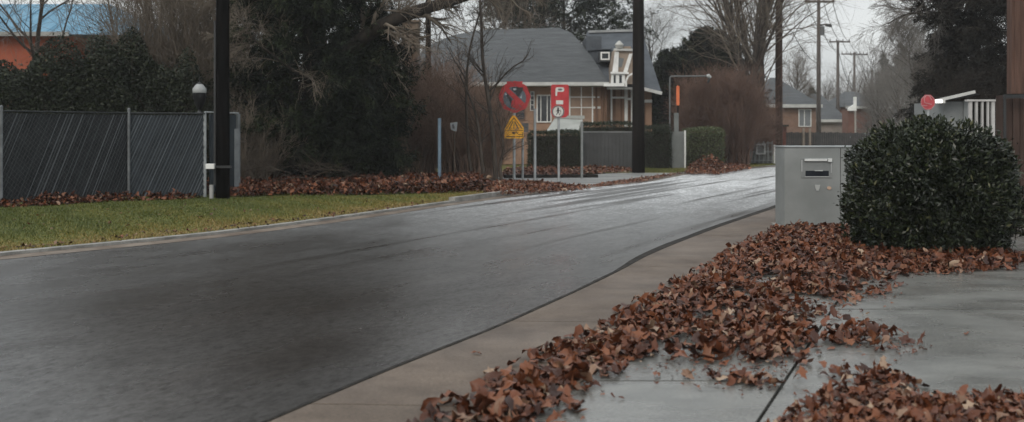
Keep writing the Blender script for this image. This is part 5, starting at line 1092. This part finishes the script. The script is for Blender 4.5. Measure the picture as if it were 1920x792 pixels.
# bare trailing shoots low right
st = np.array([[5.72, 12.3, .35]])+r3.normal(0, .08, (14, 3)); p, rr = grow(st, np.c_[r3.uniform(.2, 1, 14), r3.normal(-.3, .3, 14), r3.uniform(-.3, .5, 14)], r3.uniform(.3, .6, 14), np.full(14, .007), 7, .2, -.1, .4, r3)
V, f = tubes_np(p, rr, 4); link('trailing_shoots', np_mesh('trailing_shoots', V, [f]), bark_d, lb_)
# edging stone right of the bush
# ------------------------------------------------------------------ leaf litter
drift = [(740,850),(800,800),(870,765),(930,725),(975,690),(1060,652),(1140,622),(1185,590),(1235,560),(1300,522),(1345,500),(1385,468),(1430,447),(1470,428),(1580,428),(1680,440),(1840,470),(1915,480),(1880,508),(1800,512),(1690,516),(1640,522),(1668,535),(1640,548),(1600,556),(1570,572),(1545,590),(1590,604),(1625,622),(1690,645),(1700,653),(1610,657),(1560,655),(1520,662),(1480,680),(1400,679),(1300,678),(1215,676),(1160,680),(1120,705),(1080,738),(1050,775),(1000,810),(960,850)]
holes = [(1525,570,(.22,.45),.9),(1530,612,(.2,.3),.9),(1470,590,(.25,.3),.6),(1600,640,(.5,.35),.45),(1580,600,(.35,.3),.7),(1370,600,(.3,.3),.35),(1500,530,(.5,.35),.75),(1250,540,(.3,.3),.2)]
litter_patch('fallen_leaves', drift, 9800, .120, 'long drift of wet rust brown fallen leaves running diagonally across the pavement', h=.075, seed=401, holes=holes, fall=.45, tilt=.6)
litter_patch('fallen_leaves', [(1455,450),(1580,433),(1680,455),(1850,492),(1840,508),(1600,512),(1480,500),(1400,480)], 3400, .112, 'thick heap of fallen leaves at the foot of the grey box and laurel bush', h=.08, seed=402, fall=.5, tilt=.6)
litter_patch('fallen_leaves', [(1400,930),(1475,830),(1530,775),(1590,742),(1670,735),(1740,760),(1850,752),(1960,760),(2100,930)], 4200, .088, 'blurred heap of fallen leaves in the bottom right foreground', h=.03, seed=403, fall=.4, tilt=.55, cbias=.05)
litter_patch('fallen_leaves', [(1555,722),(1590,705),(1650,695),(1700,708),(1725,728),(1650,734),(1590,738)], 110, .085, 'small tongue of curled leaves on the pale slab above the blurred heap', h=.05, seed=404, tilt=.7)
litter_patch('fallen_leaves', [(1290,706),(1370,708),(1450,716),(1452,726),(1380,722),(1290,714)], 60, .085, 'thin line of leaves caught in the slab joint', h=.02, seed=405, tilt=.6)
litter_patch('leaf_fragments', [(900,800),(1000,720),(1120,650),(1240,580),(1340,510),(1430,455),(1560,440),(1700,520),(1660,560),(1620,600),(1740,660),(1560,690),(1480,740),(1300,740),(1100,740),(1040,800)], 2600, .035, 'small broken leaf bits scattered around and between the drifts', h=.012, seed=406, tilt=.35, thin=.5)
ll = ['single curled leaf on the pale slab below the long drift, left one','upright rusty leaf standing on the slab joint','lone leaf on the tan pavement close to the kerb','small leaf lying far out on the right grey slab','orange brown leaf standing left of the blurred heap','dark leaf lying above the orange brown leaf','tiny leaf on the tan pavement near the road edge, beside the wide bend','leaf alone right of the tongue of leaves','broad rust leaf on the slab just under the drift edge','small leaf beside the drift on the lower left slab']
for i, ((px1, py1, s_), lb) in enumerate(zip([(1165,686,.10),(1232,706,.085),(893,664,.07),(1812,627,.07),(1499,718,.10),(1540,688,.10),(1150,585,.035),(1716,662,.06),(1168,696,.12),(1136,707,.06)], ll)):
    r = np.random.default_rng(500+i); V, f, rn = leaves_mesh(np.array([G(px1, py1, .004)]), np.array([s_*1.1]), r, .22); o = link('fallen_leaf', np_mesh('fallen_leaf', V, [f], rn), litter, origin=G(px1, py1, .004)); tag(o, lb, 'leaf', 'single fallen leaves')

# far litter
def zone(pix, z=0): return [G(*p, z)[:2] for p in pix]
mound = lambda x, y: .05+.26*np.clip((y-23.2)/1.2, 0, 1)*(.75+.25*np.sin(x*2.1)*np.sin(y*1.7+x))
litter_patch('leaf_bed', None, 16000, .15, 'deep rust red leaf bed under the huge conifer behind the lawn', seed=411, world=[(-6.3,23.5),(-5,23.9),(-3.2,24.2),(-1.9,24.6),(-.8,25.6),(-.5,27.5),(-1,30),(-4,31),(-9,31),(-8.5,26)], hmap=mound, simple=True, tilt=.75, z=-.02, cbias=-.08)
litter_patch('leaf_bed', None, 2600, .13, 'leaves scattered along the foot of the chain link fence', seed=412, world=[(-13,16.9),(-9.9,20.6),(-8.2,22.75),(-6.75,23.2),(-6.75,23.0),(-8.0,22.3),(-9.8,20.0),(-12.9,16.2)], h=.22, fall=.25, simple=True, tilt=.8, z=-.02, cbias=-.08)
litter_patch('leaf_bed', None, 2600, .13, 'rust leaves spread along the curb around the signpost feet', seed=413, world=zone([(890,352),(930,342),(1000,343),(1060,349),(1105,351),(1075,358),(1010,361),(940,366),(905,362)]), h=.10, fall=.5, simple=True, tilt=.7, z=-.016)
litter_patch('leaf_bed', None, 900, .11, 'thin wet strip of leaves following the driveway kerb', seed=414, world=zone([(1100,350),(1190,336),(1250,329),(1275,325),(1200,340),(1120,350)]), h=.02, fall=.3, simple=True, tilt=.4, z=-.012, cbias=.15, edge=.1)
litter_patch('leaf_bed', None, 3600, .15, 'band of leaves in front of the grey fence and dark hedge', seed=415, world=zone([(930,331),(1000,330),(1100,327),(1190,323),(1185,314),(1090,312),(950,318)]), h=.10, fall=.8, simple=True, tilt=.6, z=-.01)
def pile(x, y): 
    cx_, cy_, _ = G(1345,318); return .5*np.exp(-(((x-cx_+.2)/.55)**2+((y-cy_-1)/1.5)**2))+.10*np.exp(-(((x-cx_-.6)/1.0)**2+((y-cy_)/2)**2))
litter_patch('leaf_pile', None, 4200, .15, 'rounded heap of rust leaves in front of the light green hedge', seed=416, world=zone([(1285,326),(1300,311),(1350,306),(1400,311),(1400,318),(1340,327)]), hmap=pile, simple=True, tilt=.9, z=-.02)
litter_patch('leaf_bed', None, 260, .08, 'loose leaves gathered along the edge of the lawn above the kerb', seed=417, world=[(lk(y, .17+o_), y) for y, o_ in ((10,0),(13,0),(16,0),(19,0),(22,0),(22,.3),(19,.28),(16,.35),(13,.3),(10,.4))], h=.02, simple=True, tilt=.4, z=-.018, cbias=-.1, edge=.3)
litter_patch('leaf_bed', None, 160, .07, 'few leaves strewn over the lawn', seed=418, world=[(lk(10,.3), 10), (lk(22,.3), 22), (-3.5, 24), (-6.5, 22.8), (-9.8, 20.3), (-14, 14)], h=.01, simple=True, tilt=.4, z=-.01, edge=.1)

# ------------------------------------------------------------------ grass on the lawn and verge
def grass(name, poly, n, hgt, label, seed, z=-.02, dry_or_reflection=None):
    r = np.random.default_rng(seed); p = np.array(poly); lo, hi = p.min(0), p.max(0); x = r.uniform(lo[0], hi[0], n*2); y = r.uniform(lo[1], hi[1], n*2); ok = inside(poly, x, y); x, y = x[ok][:n], y[ok][:n]; n = len(x)
    a_ = r.uniform(0, 2*np.pi, n); h = hgt*r.uniform(.5, 1.3, n)*(.8+.4*np.sin(x*2.3)*np.sin(y*1.9)); w_ = .006+.004*r.uniform(0, 1, n); le = r.normal(0, .5, (n, 2))*h[:, None]
    B = np.c_[x, y, np.full(n, z)]; S_ = np.c_[np.cos(a_)*w_, np.sin(a_)*w_, np.zeros(n)]; T_ = B+np.c_[le, h]
    V = np.stack([B-S_, B+S_, T_], 1).reshape(-1, 3); f = np.arange(n*3).reshape(-1, 3); rn = np.clip(r.normal(.32, .16, n)+(dry_or_reflection(x, y) if dry_or_reflection else 0), 0, 1)
    o = link(name, np_mesh(name, V, [f], rn), grassm); tag(o, label, kind='stuff')
def dryf(x, y):
    d = np.array([yy for yy in y]); kx = np.interp(y, LKs[:, 1], LKs[:, 0]); dist = kx-x-.15
    return np.interp(dist, [0, .5, 1.6, 3.5], [.66, .48, .20, -.06])+.12*np.sin(x*1.3+1)*np.sin(y*.9)+.1*np.sin(x*5+y*3)
grass('grass', [(lk(8,.155), 8)]+[(lk(y,.155), y) for y in np.arange(9, 25.6, .7)]+[(-.9,25.9),(-2,24.6),(-4,24.1),(-6.5,23.4),(-8.2,22.8),(-10,20.5),(-17,13),(-17,8)], 170000, .042, 'short wet grass of the lawn, yellower towards the kerb', 601, dry_or_reflection=dryf)
grass('grass', zone([(1205,322),(1290,323),(1300,314),(1395,314),(1465,308),(1465,301),(1350,302),(1205,309)]), 50000, .07, 'yellow green verge grass beyond the driveway', 602, z=-.025, dry_or_reflection=lambda x, y: .18+.1*np.sin(x*2))

# ------------------------------------------------------------------ haze
HAZE = 0.0006
if HAZE:
    mb = MB(); mb.box(-75, 110, -2, 190, -1.13, 18); hz = mb.build('haze', None); tag(hz, 'pale thin mist in the air', kind='stuff')
    m = bpy.data.materials.new('haze_air'); m.use_nodes = True; t = m.node_tree; t.nodes.clear(); o_ = t.nodes.new('ShaderNodeOutputMaterial'); v = t.nodes.new('ShaderNodeVolumePrincipled')
    v.inputs['Color'].default_value = (.97,.98,1.0,1); v.inputs['Density'].default_value = HAZE; v.inputs['Anisotropy'].default_value = .2; t.links.new(v.outputs['Volume'], o_.inputs['Volume']); hz.data.materials.append(m)
